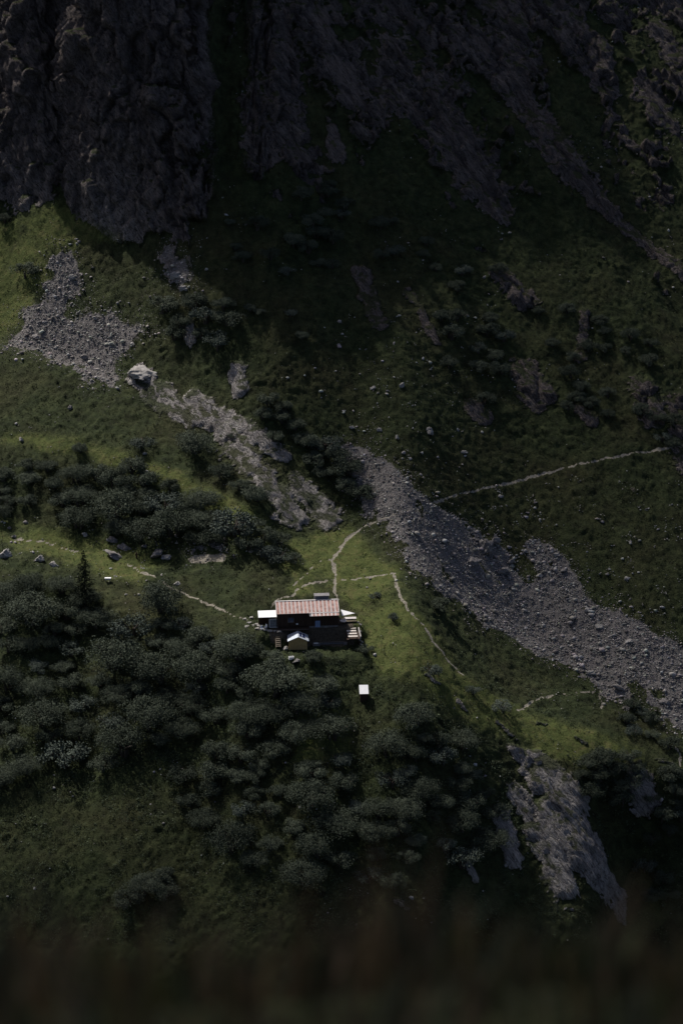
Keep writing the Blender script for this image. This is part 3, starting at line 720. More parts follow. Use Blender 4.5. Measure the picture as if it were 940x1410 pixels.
def stem_mesh(seed, rad, hgt):
    r = random.Random(seed); mb = MB()
    for k in range(6):
        a = r.uniform(0, 6.28); e = rad * r.uniform(.35, .7)
        mb.tube([(0.1 * math.cos(a), .1 * math.sin(a), -.35), (.35 * e * math.cos(a), .35 * e * math.sin(a), hgt * .3), (e * math.cos(a + .3), e * math.sin(a + .3), hgt * .62)], [.07, .05, .02], 5)
    return mb.mesh('stem', M_bark)
CR = {'alder': [crown_mesh(100 + k, 20 + 4 * (k % 3), 1.0, 1.15, 210, .038, M_alder) for k in range(6)],
      'alder_large': [crown_mesh(300 + k, 34, 1.0, 1.1, 250, .026, M_alder) for k in range(4)],
      'willow': [crown_mesh(200 + k, 14, 1.0, 1.0, 150, .045, M_willow) for k in range(3)]}
ST = [stem_mesh(k, 1.0, 1.0) for k in range(4)]
def shrub(px, py, r_px, label, kind='alder', group=None, name=None, tall=1.0):
    """a bush whose crown is centred at a pixel, r_px wide to each side"""
    p = ground_at(px, py + r_px * .35)[0]; s = r_px / px_size(p)
    o = link(name or kind + '_shrub', None, None, (p[0], p[1], p[2] - .05)); o.empty_display_size = .3
    o.rotation_euler = (0, 0, random.uniform(0, 6.28)); o.scale = (s, s * random.uniform(.9, 1.15), s * random.uniform(.78, 1.05) * tall)
    link('crown', random.choice(CR['alder_large' if kind == 'alder' and r_px > 24 else kind]), o); link('stem', random.choice(ST), o)
    return tag(o, label, 'shrub', group)
for a in (
    (36, 372, 20, 'single dark shrub in bright grass left of the left scree'), (8, 300, 14, 'dark shrub at the left edge under the shaded cliff'),
    (110, 618, 11, 'small round shrub alone on the grassy brow above the upper thicket'), (196, 608, 19, 'wide grey-green shrub alone on the brow below the rock rib', 'willow'),
    (270, 612, 30, 'broad dark shrub against the middle of the pale rock rib'), (305, 650, 20, 'shrub against the pale rock rib, next below the broad one'), (352, 682, 20, 'lowest shrub against the pale rock rib'), (330, 668, 14, 'small shrub squeezed between two others at the rock rib'),
    (517, 820, 10, 'small grey-green shrub in the grass right of the hut, the upper of two', 'willow'), (541, 850, 10, 'small grey-green shrub in the grass right of the hut, the lower of two', 'willow'),
    (604, 832, 18, 'dull low shrub on the shaded flank between path and scree'), (592, 922, 16, 'low grey shrub beside a pale rock below the ridge path', 'willow'), (650, 950, 12, 'round shrub where the ridge path ends', 'willow'), (690, 972, 18, 'grey-green shrub right of the ridge path end', 'willow'),
    (432, 905, 14, 'dark shrub hugging the wall below the ochre shed'), (503, 893, 11, 'dark shrub at the foot of the stone steps right of the hut'), (345, 895, 18, 'dark shrub beside the wooden steps left of the hut'),
    (372, 905, 20, 'shrub below the wooden steps left of the hut'), (322, 600, 8, 'tiny shrub on the pale rock rib'),
    (424, 690, 6, 'tiny dark bush growing on the lower rock rib'), (225, 830, 34, 'tall dark rounded shrub below the meadow slabs', 'alder', None, None, 1.25),
): shrub(*a)
ORD = [q + ' from left,' for q in 'first second third fourth fifth sixth seventh eighth ninth tenth eleventh twelfth'.split()]
def thicket(poly, n, rmin, rmax, label, group, kind='alder', sep=1.0):
    xs = [p[0] for p in poly]; ys = [p[1] for p in poly]; got = []; tries = 0
    while len(got) < n and tries < 8000:
        tries += 1; x, y = random.uniform(min(xs), max(xs)), random.uniform(min(ys), max(ys)); r = random.uniform(rmin, rmax)
        if not in_poly(np.array([x]), np.array([y]), poly)[0]: continue
        if any(((x - a) / (r + q)) ** 2 + ((y - b) / (r + q) / .75) ** 2 < .36 * sep for a, b, q in got): continue
        got.append((x, y, r))
    made = [shrub(x, y, r, label, kind if random.random() > .15 else 'willow', group, 'alder_shrub') for x, y, r in got]
    if len(got) <= 12:
        for k, i in enumerate(sorted(range(len(got)), key=lambda i: got[i][0])): made[i]['label'] = (ORD[k] if k else 'leftmost') + ' ' + label
    else:
        left = list(range(len(got)))
        for word, key in (('leftmost', lambda i: got[i][0]), ('rightmost', lambda i: -got[i][0]), ('topmost', lambda i: got[i][1]), ('lowest', lambda i: -got[i][1])):
            i = min(left, key=key); left.remove(i); made[i]['label'] = word + ' ' + label
thicket([(75, 655), (180, 640), (200, 650), (290, 690), (325, 720), (310, 745), (250, 740), (180, 735), (100, 715), (70, 690)], 24, 14, 38, 'grey-green alder in the dense thicket above the meadow slabs', 'alders of the upper thicket')
thicket([(0, 640), (60, 630), (70, 650), (40, 665), (48, 700), (0, 705)], 8, 14, 24, 'alder in the small clump at the left edge above the meadow', 'alders at the left edge above the meadow')
thicket([(320, 715), (350, 715), (412, 765), (405, 782), (375, 775), (325, 745)], 8, 14, 22, 'alder in the strip behind the hut roof', 'alders of the strip behind the hut')
thicket([(0, 800), (90, 800), (140, 830), (200, 850), (280, 860), (335, 890), (395, 915), (395, 960), (330, 990), (270, 990), (200, 1050), (100, 1050), (0, 1070)], 58, 16, 46, 'dark alder in the wide thicket on the slope left below the hut', 'alders of the wide lower left thicket', 'alder', 1.35)
thicket([(380, 960), (440, 930), (470, 990), (480, 1060), (500, 1130), (560, 1170), (560, 1220), (420, 1215), (330, 1190), (260, 1120), (250, 1060), (300, 1020)], 40, 14, 38, 'dark alder in the thicket on the steep slope straight below the hut', 'alders straight below the hut', 'alder', 1.4)
thicket([(510, 1020), (560, 985), (640, 1000), (650, 1060), (700, 1110), (690, 1160), (620, 1200), (560, 1160), (510, 1110)], 26, 12, 32, 'dark alder between the white-roofed privy and the lower right crag', 'alders left of the lower right crag', 'alder', 1.4)
thicket([(790, 1040), (830, 1030), (885, 1045), (880, 1085), (840, 1110), (800, 1080)], 11, 12, 22, 'dark alder on top of the shaded crag at lower right', 'alders on the lower right crag')
thicket([(890, 1075), (940, 1060), (940, 1240), (860, 1240)], 12, 12, 20, 'dark alder below the shaded crag', 'alders at the lower right edge')
thicket([(850, 960), (890, 970), (935, 1030), (900, 1035), (860, 1000)], 7, 10, 16, 'dark bush in the gully under the right scree', 'bushes under the right scree')
thicket([(410, 610), (460, 600), (500, 650), (500, 685), (440, 660)], 8, 14, 24, 'dark bush in the gully left of the right scree top', 'bushes beside the right scree top')
thicket([(200, 425), (300, 400), (330, 440), (310, 480), (250, 470)], 9, 14, 24, 'dark bush in shade right of the left scree', 'bushes right of the left scree')
thicket([(340, 540), (400, 560), (430, 610), (380, 610)], 7, 12, 18, 'dark bush in the hollow behind the pale rock rib', 'bushes behind the rock rib')
thicket([(420, 240), (480, 280), (480, 380), (420, 420), (400, 330)], 11, 12, 20, 'dark bush on the shaded face above the rock rib', 'bushes on the shaded left face')
thicket([(560, 400), (700, 440), (690, 560), (600, 560), (560, 470)], 12, 12, 20, 'dark bush on the shaded middle mountain face', 'bushes on the shaded middle face')
thicket([(750, 480), (930, 560), (930, 620), (860, 610), (780, 560)], 12, 10, 18, 'dark bush on the shaded right mountain face', 'bushes on the shaded right face')
thicket([(440, 250), (540, 280), (700, 360), (720, 420), (600, 390), (470, 330)], 12, 9, 17, 'dark bush on the high shaded face left of centre', 'bushes on the high shaded face')
thicket([(700, 420), (800, 420), (935, 470), (935, 530), (820, 500), (720, 480)], 12, 8, 16, 'dark bush on the high shaded face at far right', 'bushes on the high right face')
thicket([(300, 280), (400, 330), (420, 470), (340, 450), (300, 380)], 10, 9, 17, 'dark bush in the shaded gully right of the big cliff', 'bushes right of the big cliff')
thicket([(160, 1200), (230, 1180), (240, 1230), (170, 1250)], 4, 16, 26, 'dark bush low in the left corner slope', 'bushes in the lower left corner')
def spruce(px, py, h_px, label):
    p = ground_at(px, py)[0]; h = h_px / px_size(p) / .92; r = np.random.default_rng(5)
    o = link('spruce_tree', None, None, (p[0], p[1], p[2] - .1)); tag(o, label, 'tree')
    MB().tube([(0, 0, -.3), (0.03, 0, h * .5), (0, 0, h)], [.16, .1, .015], 7).build('trunk', M_bark, o)
    vs_, cs = [], []
    for lv in np.linspace(.06, .985, 30):
        rr = h * .34 * (1 - lv) ** .85 * r.uniform(.8, 1.15) + .05
        for b in range(int(7 + 7 * (1 - lv))):
            a = r.uniform(0, 6.28); L = rr * r.uniform(.7, 1.15); d = np.array([math.cos(a), math.sin(a), 0])
            for q in range(int(5 + L * 9)):
                t = r.uniform(.15, 1); c = d * L * t + np.array([0, 0, h * lv - L * t * .28 + .12 * t * t])
                c += r.normal(scale=.07, size=3); u = r.normal(size=3); u /= np.linalg.norm(u); w = np.cross(u, d); w /= np.linalg.norm(w) + 1e-6
                s = .13 * r.uniform(.6, 1.3); vs_ += [c - u * s, c - w * s * .5, c + u * s, c + w * s * .5]; cs += [[r.uniform(.1, .8)] * 3] * 4
    link('crown', np_mesh('crown', np.array(vs_), np.arange(len(vs_)).reshape(-1, 4), 4, M_spruce, np.array(cs)), o)
spruce(118, 838, 80, 'single dark pointed spruce at the lower edge of the meadow')

# ------------------------------------------------------------------ the hut
def hroot(name, lx, ly, lz, label, cat, group=None, rz=0.0):
    o = link(name, None, None, hut_w(lx, ly, lz), HUT_ROT + rz); o.empty_display_size = .4
    return tag(o, label, cat, group)
hut = hroot('mountain_hut', 0, 0, 0, 'dark timber mountain hut with a rusty red and white striped metal roof', 'hut')
XL, XR, XM, D = -5.7, 5.7, .3, 4.9                      # left, right, step in the eave, depth
EZ, RZ, RY = 2.7, 4.0, 2.4
wall = MB()
wall.add([(XL+.25, 0, 0), (XR-.25, 0, 0), (XR-.25, 0, 2.72), (XL+.25, 0, 2.72), (XL+.25, D-.1, 0), (XR-.25, D-.1, 0), (XR-.25, D-.1, 2.72), (XL+.25, D-.1, 2.72), (XL+.25, RY, 3.85), (XR-.25, RY, 3.85)],
         [(0, 1, 2, 3), (5, 4, 7, 6), (4, 0, 3, 8, 7), (1, 5, 6, 9, 2), (0, 4, 5, 1), (3, 2, 9, 8), (7, 8, 9, 6)])
w = wall.build('upper_wall', M_logs, hut)
log = MB().tube([(XL + .1, 0, 0), (XR - .1, 0, 0)], [.13, .13], 8).mesh('log', M_logs)
for k in range(11): link('log', log, w, (0, -.02, .12 + k * .243))
lw_ = MB().box(XM, XR - .2, -.1, D - .3, -3.3, -.02).build('lower_wall', M_concrete, hut)
MB().box(XL + .3, XM - .01, .35, D - .3, -3.2, -.02).build('cellar_wall', M_concrete, hut)
for r_ in range(5):
    x = XM + .02
    while x < XR - .5:
        wd = random.uniform(.4, .8); MB().box(x, min(x + wd - .04, XR - .24), -.15, -.09, -2.42 + r_ * .48, -2.42 + r_ * .48 + .43, .02).build('wall_stone', M_stone, lw_); x += wd
roof = hut_roof = None
rf = MB(); rf.slab([(XL, -.40, EZ), (XR, -.40, EZ), (XR, RY, RZ), (XL, RY, RZ)], (0, -.42, .9), .07)
rf.slab([(XL, RY + .001, RZ), (XR, RY + .001, RZ), (XR, D + .35, 2.72), (XL, D + .35, 2.72)], (0, .42, .9), .07)
rf.slab([(XM, -1.12, 2.36), (XR, -1.12, 2.36), (XR, -.38, 2.66), (XM, -.38, 2.66)], (0, -.38, .92), .06)
roof = rf.build('roof', M_slate, hut)
NP = 16; pw = (XR - XL) / NP
def sheet(x0, x1, y0, z0, y1, z1, lift, m, name):
    t = Vector((0, -(z1 - z0), y1 - y0)).normalized() * lift
    q = [Vector((x0, y0, z0)) + t, Vector((x1, y0, z0)) + t, Vector((x1, y1, z1)) + t, Vector((x0, y1, z1)) + t]
    MB().slab(q, t, .025).build(name, m, roof)
for k in range(NP):
    x = XL + k * pw
    j = random.uniform(-.012, .012)
    sheet(x + .13, x + pw - .1, -.43, EZ + .0, RY - .1, RZ - .05, .04 + abs(j), M_red, 'roof_sheet')
    sheet(x - .09 if k else x, x + .125, -.45, EZ, RY - .1, RZ - .05, .085, M_seam, 'seam')
    if x > XM - .2:
        sheet(x + .16, x + pw - .1, -1.15, 2.36, -.46, 2.64, .045 + abs(j), M_red, 'lower_roof_sheet')
        sheet(x - .10, x + .155, -1.18, 2.36, -.46, 2.64, .085, M_seam, 'lower_seam')
    sheet(x + .02, x + pw - .02, D + .37, 2.72, RY + .12, RZ - .05, .05, M_red, 'rear_sheet')
sheet(XR - .1, XR + .02, -.45, EZ, RY - .1, RZ - .05, .09, M_seam, 'seam')
sheet(XM - .05, XR + .02, -.50, 2.645, -.36, 2.70, .10, M_seam, 'cover_strip')
MB().box(XL - .03, XR + .03, RY - .14, RY + .14, RZ + .0, RZ + .09).build('ridge_cap', M_seam, roof)
dm = MB().box(1.5, 4.1, RY + .35, RY + 1.5, 3.2, 4.62).build('dormer', M_slate, hut)
MB().box(1.4, 4.2, RY + .28, RY + 1.6, 4.62, 4.70).build('dormer_roof', M_concrete, dm)
def window(x0, x1, z0, z1, y, frame, pane, name='window'):
    f = MB()
    for b in ((x0, x1, z0, z0 + .09), (x0, x1, z1 - .09, z1), (x0, x0 + .09, z0 + .09, z1 - .09), (x1 - .09, x1, z0 + .09, z1 - .09)): f.box(b[0], b[1], y - .08, y + .02, b[2], b[3])
    f.box((x0 + x1) / 2 - .03, (x0 + x1) / 2 + .03, y - .07, y + .02, z0 + .09, z1 - .09)
    fo = f.build(name, frame, hut)
    MB().box(x0 + .09, x1 - .09, y - .04, y, z0 + .09, z1 - .09).build('pane', pane, fo)
window(-3.6, -2.5, .85, 1.85, -.17, M_grey, M_glass)
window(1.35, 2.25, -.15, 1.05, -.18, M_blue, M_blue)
MB().box(-2.1, -1.75, -.22, -.16, .42, .68).build('wall_plate', M_white, hut)
MB().box(1.5, 2.4, -.17, -.11, -2.4, -.45).build('door', M_logs, hut)
MB().box(-.95, -.6, -.2, -.15, .5, 1.1).build('shutter', M_logs, hut)
dk = MB().box(XL + .2, XM - .05, -1.25, .3, -.22, -.12).build('deck', M_logs, hut)
for k in range(9): MB().box(XL + .22, XM - .07, -1.25 + k * .165, -1.1 + k * .165, -.118, -.085).build('deck_plank', M_grey if k == 0 else M_logs, dk)
for x in (XL + .4, -2.7, XM - .3): MB().box(x - .08, x + .08, -1.2, -1.04, -3.2, -.22).build('deck_post', M_logs, hut)
te = MB().box(.7, 7.0, -2.05, -.12, -3.4, -2.56).build('terrace', M_slate, hut)
for k in range(8): MB().box(.68, 7.02, -2.1 + k * .245, -1.88 + k * .245, -2.555, -2.50 + random.uniform(0, .012)).build('terrace_plank', M_grey, te)
MB().box(.8, 2.0, -2.5, -2.12, -3.5, -2.45).build('terrace_pier', M_concrete, hut)
MB().box(6.3, 7.1, -2.45, -2.12, -3.4, -2.58).build('terrace_pier', M_concrete, hut)
MB().box(.95, 1.7, -2.48, -2.2, -2.45, -2.38).build('pier_cap', M_white, hut)
MB().box(2.3, 6.0, -2.14, -2.08, -3.4, -3.0).build('plinth', M_logs, hut)
MB().box(3.6, 4.7, -2.30, -2.20, -3.25, -3.10).build('plinth_board', M_grey, hut)
# lean-to
lt = hroot('lean_to', -7.15, 0, -.35, 'open lean-to with flat white roof on the left end of the hut', 'lean-to')
MB().slab([(-1.75, -.15, 2.42), (1.68, -.15, 2.42), (1.68, 2.1, 2.80), (-1.75, 2.1, 2.80)], (0, -.16, .98), .06).build('roof', M_white, lt)
for x, y in ((-1.6, 0), (-1.6, 1.9), (-.0, 0)): MB().box(x - .06, x + .06, y - .06, y + .06, -.3, 2.36 + y * .16).build('post', M_logs, lt)
MB().box(-1.6, 1.4, 1.85, 1.95, 0, 2.6).build('back_wall', M_logs, lt)
fr = MB(); q0, q1, h0, h1 = .18, 1.72, .30, 2.02
for b in ((q0, q1, h0, h0 + .14), (q0, q1, h1 - .14, h1), (q0, q0 + .14, h0 + .14, h1 - .14), (q1 - .14, q1, h0 + .14, h1 - .14)): fr.box(b[0], b[1], -.06, .02, b[2], b[3])
fo = fr.build('windbreak', M_seam, lt)
MB().box(q0 + .14, q1 - .14, -.03, 0, h0 + .14, h1 - .14).build('pane', plain('dusty_pane', (.16, .17, .19), .3, .6, 3), fo)
MB().box(q0, q1, -.05, .0, -.2, h0).build('windbreak_base', M_logs, lt)
# ochre shed
sh = hroot('shed', -2.0, -3.75, -2.95, 'small ochre board shed with zinc gable roof and solar panel', 'shed', None, R(-2))
SW, SD, SH, SR = 1.62, 2.1, 1.9, 2.62
MB().add([(-SW, 0, 0), (SW, 0, 0), (SW, 0, SH), (0, 0, SR), (-SW, 0, SH), (-SW, SD, 0), (SW, SD, 0), (SW, SD, SH), (0, SD, SR), (-SW, SD, SH)],
         [(0, 1, 2, 3, 4), (6, 5, 9, 8, 7), (5, 0, 4, 9), (1, 6, 7, 2), (5, 6, 1, 0), (4, 3, 8, 9), (3, 2, 7, 8)]).build('wall', M_ochre, sh)
for k in range(11): MB().box(-SW + k * .295, -SW + k * .295 + .275, -.03, 0, .02, SH - .08).build('board', M_ochre, sh)
for sx, nm in ((-1, 'roof_sheet'), (1, 'roof_sheet')):
    e = (sx * (SW + .28), SR - (SW + .28) * .44)
    qq = [(e[0], -.38, e[1] + .05), (0, -.38, SR + .06), (0, SD + .3, SR + .06), (e[0], SD + .3, e[1] + .05)]
    MB().slab(qq if sx < 0 else qq[::-1], (sx * .4, 0, .92), .06).build(nm, M_zinc, sh)
pn = MB().slab([(.28, .25, SR + .03), (1.25, .25, SR - .40), (1.25, 1.75, SR - .40), (.28, 1.75, SR + .03)], (.4, 0, .92), .05).build('solar_panel', M_panel, sh)
MB().slab([(.72, .22, SR - .13), (.80, .22, SR - .165), (.80, 1.78, SR - .165), (.72, 1.78, SR - .13)], (.4, 0, .92), .05).build('panel_strip', M_zinc, pn)
# white-roofed privy
pp = ground_at(501, 966)[0]
pv = link('privy', None, None, (pp[0], pp[1], pp[2] - .1), R(3)); tag(pv, 'tiny dark privy with a plain white roof on the slope below the hut', 'privy')
MB().add([(-.68, 0, 0), (.68, 0, 0), (.68, 0, 1.75), (-.68, 0, 1.75), (-.68, 1.5, 0), (.68, 1.5, 0), (.68, 1.5, 2.5), (-.68, 1.5, 2.5)], [(0, 1, 2, 3), (5, 4, 7, 6), (4, 0, 3, 7), (1, 5, 6, 2), (3, 2, 6, 7), (4, 5, 1, 0)]).build('wall', M_logs, pv)
MB().slab([(-.8, -.2, 1.68), (.8, -.2, 1.68), (.8, 1.62, 2.60), (-.8, 1.62, 2.60)], (0, -.45, .89), .05).build('roof', M_white, pv)
MB().box(-.35, .35, -.04, -.005, .1, 1.6).build('door', M_logs, pv)
# wooden steps left of the shed
ws = hroot('wooden_steps', -5.55, -1.35, -.42, 'narrow wooden steps descending left of the ochre shed', 'steps')
for x in (-.42, .42): MB().slab([(x - .05, -2.5, -1.85), (x + .05, -2.5, -1.85), (x + .05, 0, -.05), (x - .05, 0, -.05)], (0, -.58, .81), .22).build('stringer', M_wood, ws)
for k in range(8): MB().box(-.37, .37, -.28 - k * .31, -.02 - k * .31, -.16 - k * .225, -.10 - k * .225).build('tread', M_wood, ws)
# flagstones leading to the steps
fp = link('flagstone_path', None, None, hut_w(-8, -1, -.35), 0); fp['kind'] = 'structure'
inv = fp.location.copy()
sb = boulder_mesh(77, M_pale)
for k, (a, b) in enumerate(((337, 853), (343, 858), (348, 862), (353, 860), (354, 866), (360, 867), (366, 868), (372, 869), (378, 869.5), (384, 870), (346, 851), (341, 863), (358, 862))):
    p = ground_at(a, b)[0]; o = link('flagstone', sb, fp, Vector(p) + Vector((0, 0, .10)) - inv, random.uniform(0, 3)); o.scale = (random.uniform(.45, .62), random.uniform(.42, .6), .2)
# stone steps and sitting place right of the hut
dp = hroot('sun_deck', 7.95, -1.9, -1.15, 'dark timber sun deck on posts at the right front corner of the hut', 'deck')
for k in range(9): MB().box(-1.15, 1.15, -2.15 + k * .47, -1.72 + k * .47, -.06, .0).build('deck_board', M_logs, dp)
for x in (-1.05, 1.05):
    for y in (-2.0, 0, 1.9): MB().box(x - .07, x + .07, y - .07, y + .07, -2.3, -.062).build('post', M_logs, dp)
MB().box(1.18, 1.42, -2.1, 2.1, .10, .52).build('side_board', M_pale, dp)
for k, w_ in enumerate(('nearest the camera', 'second from the front', 'third from the front', 'farthest back')):
    bn = hroot('plank_table', 7.85 + random.uniform(-.08, .08), -3.7 + k * 1.22, -1.15, 'low pale plank table on the sun deck, ' + w_, 'table', 'plank tables on the sun deck', random.uniform(-.04, .04))
    for q in range(2): MB().box(-.85, .85, -.30 + q * .3, -.02 + q * .3, .44, .49).build('plank', M_bleach, bn)
    for x in (-.7, .7): MB().box(x - .05, x + .05, -.24, .22, 0, .438).build('leg', M_wood, bn)
for k in range(6):
    q_ = hut_w(9.5 + .2 * math.sin(k * 2.1), -3.0 + k * .85, 0); o = link('boulder', random.choice(B_PALE), None, (q_.x, q_.y, ground_z(q_.x, q_.y) + .15), random.uniform(0, 3)); o.scale = (.32, .3, .26)
    tag(o, ORD[k] .replace('from left,', 'from the front') + ' of the pale edging stones right of the sun deck' if k else 'front pale edging stone right of the sun deck', 'boulder', 'edging stones of the sun deck')
tb = hroot('round_table', 6.55, .9, -.3, 'round pale table at the right gable of the hut', 'table')
MB().tube([(0, 0, .68), (0, 0, .75)], [.62, .62], 18).build('table_top', M_seam, tb); MB().tube([(0, 0, -.2), (0, 0, .68)], [.07, .05], 8).build('leg', M_logs, tb)
bt = hroot('picnic_table', 7.9, 2.0, -.3, 'pale plank picnic table behind the round table', 'table')
for k in range(4): MB().box(-1.1, 1.1, -.42 + k * .215, -.225 + k * .215, .70, .75).build('plank', M_seam, bt)
for y in (-.85, .72): MB().box(-1.1, 1.1, y, y + .24, .40, .45).build('bench_plank', M_wood, bt)
for x in (-.8, .8):
    MB().box(x - .05, x + .05, -.8, .92, .30, .395).build('bearer', M_wood, bt)
    for y in (-.4, .4): MB().box(x - .045, x + .045, y - .045, y + .045, -.3, .698).build('leg', M_wood, bt)
sa = hroot('tarpaulin', 7.6, 3.6, -.3, 'white pointed tarpaulin stretched over posts behind the picnic table', 'tarpaulin')
MB().add([(-1.15, -.75, .85), (1.35, .1, .9), (-1.15, .95, 1.35), (-.3, 0, 1.0), (-1.15, -.75, .82), (1.35, .1, .87), (-1.15, .95, 1.32), (-.3, 0, .97)], [(0, 1, 3), (1, 2, 3), (2, 0, 3), (5, 4, 7), (6, 5, 7), (4, 6, 7), (0, 4, 5, 1), (1, 5, 6, 2), (2, 6, 4, 0)]).build('sheet', M_white, sa)
for x, y, h in ((-1.1, -.7, .84), (1.28, .1, .87), (-1.1, .88, 1.3)): MB().box(x - .03, x + .03, y - .03, y + .03, -.4, h).build('post', M_logs, sa)
def chair(lx, ly, lz, label, rz):
    o = hroot('garden_chair', lx, ly, lz, label, 'chair', None, rz)
    MB().box(-.24, .24, -.24, .24, .40, .45).build('seat', M_white, o); MB().box(-.24, .24, .2, .25, .46, .9).build('backrest', M_white, o)
    for x in (-.2, .2):
        for y in (-.2, .2): MB().box(x - .025, x + .025, y - .025, y + .025, -.05, .40).build('leg', M_white, o)
chair(-8.3, -.5, -.35, 'white garden chair under the front edge of the lean-to, left one', .4); chair(-7.6, .1, -.35, 'white garden chair under the lean-to, beside the windbreak pane', -.8)
def crate(px, py, w, label):
    p = ground_at(px, py)[0]; o = link('crate', None, None, (p[0], p[1], p[2]), .3); tag(o, label, 'crate')
    MB().box(-w, w, -w * .6, w * .6, -.1, .06).build('base', M_white, o)
    for b in ((-w, w, -w * .6, -w * .6 + .04), (-w, w, w * .6 - .04, w * .6), (-w, -w + .04, -w * .6 + .04, w * .6 - .04), (w - .04, w, -w * .6 + .04, w * .6 - .04)): MB().box(*b, .06, .4).build('side', M_white, o)
crate(401, 907, .45, 'white crate lying in the plants below the ochre shed')
crate(424, 882, .22, 'small white crate between the shed and the terrace pier')
# small things in the meadow
p = ground_at(149, 801)[0]
o = link('water_trough', None, None, (p[0], p[1], p[2])); tag(o, 'small white trough on legs at the edge of the lower shrubs', 'trough')
MB().add([(-.6, -.26, .8), (.6, -.26, .8), (.6, .26, .8), (-.6, .26, .8), (-.5, -.2, .45), (.5, -.2, .45), (.5, .2, .45), (-.5, .2, .45)], [(0, 1, 2, 3), (7, 6, 5, 4), (4, 5, 1, 0), (5, 6, 2, 1), (6, 7, 3, 2), (7, 4, 0, 3)]).build('basin', M_white, o)
for x in (-.4, .4): MB().box(x - .05, x + .05, -.15, .15, -.2, .448).build('leg', M_wood, o)
p = ground_at(188, 768)[0]
o = link('wooden_post', None, None, (p[0], p[1], p[2])); tag(o, 'short dark post standing in the meadow between two slabs', 'post')
MB().tube([(0, 0, -.3), (.02, 0, .7), (.05, 0, 1.15)], [.17, .15, .11], 8).build('shaft', M_logs, o); MB().box(-.22, .26, -.1, .1, .62, .8).build('crosspiece', M_logs, o)
p = ground_at(525, 897)[0]
o = link('marker_pole', None, None, (p[0], p[1], p[2])); tag(o, 'thin dark pole in the grass right of the stone steps', 'pole')
MB().tube([(0, 0, -.3), (0, 0, 2.0)], [.05, .04], 6).build('shaft', M_iron, o); MB().tube([(0, 0, 2.0), (0, 0, 2.12)], [.08, .06], 6).build('cap', M_iron, o)

# ------------------------------------------------------------------ grass bank in front of the lens
def bank_z(x, y): return CAM_Z - 1.75 - np.where(y < 4.2, .2 * y, .84 + .78 * (y - 4.2)) + .12 * gnoise(P2(x, y, 1.7, 4))
n = 5200
bx_ = RNG.uniform(-2.2, 2.2, n); by_ = RNG.uniform(2.2, 5.0, n); bz_ = bank_z(bx_, by_)
cl = gnoise(P2(bx_, by_, .45, 8))
hh = RNG.uniform(.08, .26, n) * (1 + .9 * cl); ang = RNG.uniform(0, 6.28, n); ln = RNG.uniform(.1, .6, n) * hh
d = np.stack([np.cos(ang), np.sin(ang), 0 * ang], 1); q = np.stack([-np.sin(ang), np.cos(ang), 0 * ang], 1); b0 = np.stack([bx_, by_, bz_ - .02], 1)
up = np.array([0, 0, 1.]); wd = RNG.uniform(.004, .012, n)[:, None]
pts = [b0 + q * wd, b0 - q * wd, b0 + d * (ln * .35)[:, None] + up * (hh * .6)[:, None] - q * wd * .8, b0 + d * (ln * .35)[:, None] + up * (hh * .6)[:, None] + q * wd * .8, b0 + d * ln[:, None] + up * hh[:, None]]
vv = np.stack(pts, 1).reshape(-1, 3); o5 = np.arange(n)[:, None] * 5
ff = np.concatenate([o5 + [0, 1, 2], o5 + [0, 2, 3], o5 + [3, 2, 4]], 0)
pal = np.array([[.045, .048, .020], [.075, .052, .028], [.034, .042, .024], [.08, .06, .034]])[RNG.integers(0, 4, n)] * RNG.uniform(.6, 1.3, (n, 1))
o = link('foreground_grass', np_mesh('foreground_grass', vv, ff, 3, M_herb, np.repeat(pal, 5, 0))); o['kind'] = 'stuff'

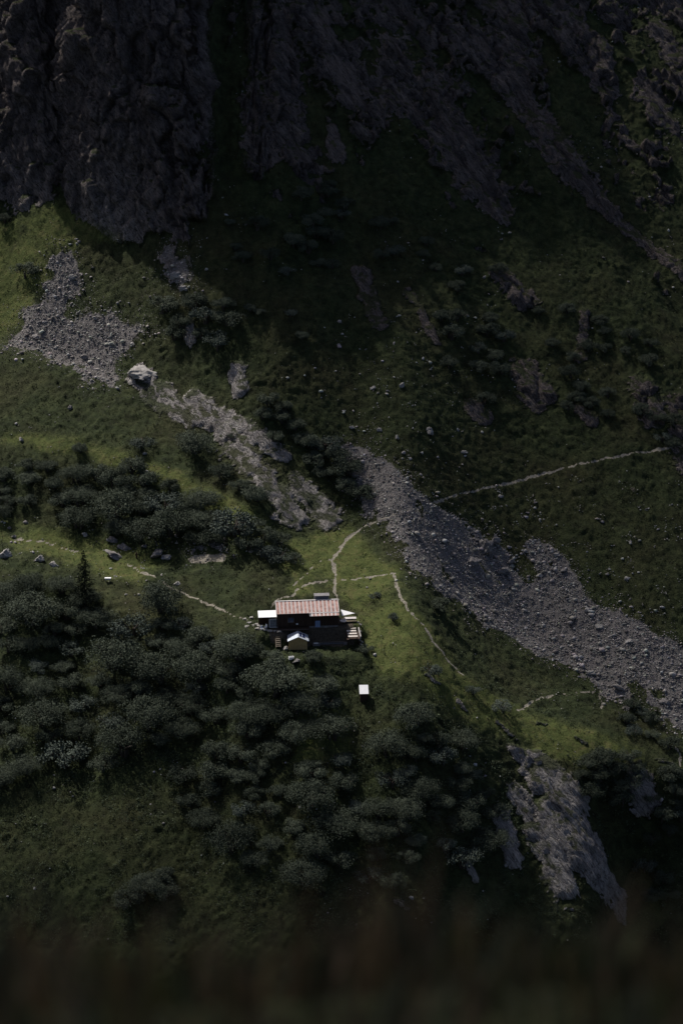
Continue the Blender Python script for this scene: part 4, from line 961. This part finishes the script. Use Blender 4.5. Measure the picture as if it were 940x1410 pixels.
# ------------------------------------------------------------------ unseen sheets added above the frame to shade the slopes
t = NT('shade_sheet_mat'); a = t.n('ShaderNodeAttribute', attribute_name='tint'); tr = t.n('ShaderNodeBsdfTransparent')
t.done((.9, .9, .9), 1.0); mx = t.n('ShaderNodeMixShader'); t.l(a.outputs['Fac'], mx.inputs[0])
t.l(tr.outputs[0], mx.inputs[1]); t.l(t.b.outputs[0], mx.inputs[2]); t.l(mx.outputs[0], t.t.nodes['Material Output'].inputs[0])
def shade_sheet(poly, z, soft, dens, label, step=7.0):
    """an added shade caster: a lumpy closed sheet, thin at its rim"""
    x0, x1 = min(p[0] for p in poly) - soft, max(p[0] for p in poly) + soft; y0, y1 = min(p[1] for p in poly) - soft, max(p[1] for p in poly) + soft
    cx_ = np.arange(x0, x1, step); cy_ = np.arange(y0, y1, step); A, B = np.meshgrid(cx_, cy_); a_, b_ = A.ravel(), B.ravel()
    e = poly_dist(a_, b_, [np.array(p) for p in poly]) + soft * .9 * fbm(P2(a_, b_, 40, z), 3)
    c = sstep(e, -soft * .6, soft * .9); th = c * (10 + 9 * fbm(P2(a_, b_, 30, 2 + z), 3))
    top = np.stack([a_, b_, z + th + .3], 1); bot = np.stack([a_, b_, z - th * .5 - .3], 1); N = len(a_)
    ix = np.arange(N).reshape(A.shape); qd = np.stack([ix[:-1, :-1], ix[:-1, 1:], ix[1:, 1:], ix[1:, :-1]], -1).reshape(-1, 4)
    rim = np.concatenate([ix[0], ix[1:, -1], ix[-1, -2::-1], ix[-2:0:-1, 0]]); rn = np.roll(rim, -1)
    fc = np.concatenate([qd, qd[:, ::-1] + N, np.stack([rim, rim + N, rn + N, rn], 1)])
    o = link('shade_sheet', np_mesh('shade_sheet', np.concatenate([top, bot]), fc, 4, t.m, np.repeat(np.tile(c * dens, 2)[:, None], 3, 1)))
    o['kind'] = 'structure'; o['label'] = label
def overhead(pts, z, extra=()):
    """where a layer at height z must lie for the sun to draw its shade over these ground points"""
    g = [Vector(q) for q in gpts(pts)] + [Vector(q) for q in extra]
    return [tuple(q + Vector(sun_dir) * ((z - q.z) / sun_dir.z))[:2] for q in g]
shade_sheet(overhead([(-60, 235), (90, 270), (190, 345), (290, 425), (395, 560), (470, 690), (550, 765), (610, 835), (700, 915), (800, 965), (950, 1000)], 430, ((120, 470, 20), (190, 620, 180), (0, 660, 220), (-130, 640, 200))), 430, 15, .36, 'unseen sheet added to shade the upper mountain face')
shade_sheet(overhead([(-60, 1110), (150, 1090), (300, 1140), (450, 1175), (600, 1200), (720, 1270), (900, 1270), (990, 1230)], 430, ((140, 330, -60), (120, -20, 170), (-160, -20, 170), (-130, 340, -40))), 430, 16, .42, 'unseen sheet added to shade the near slope')
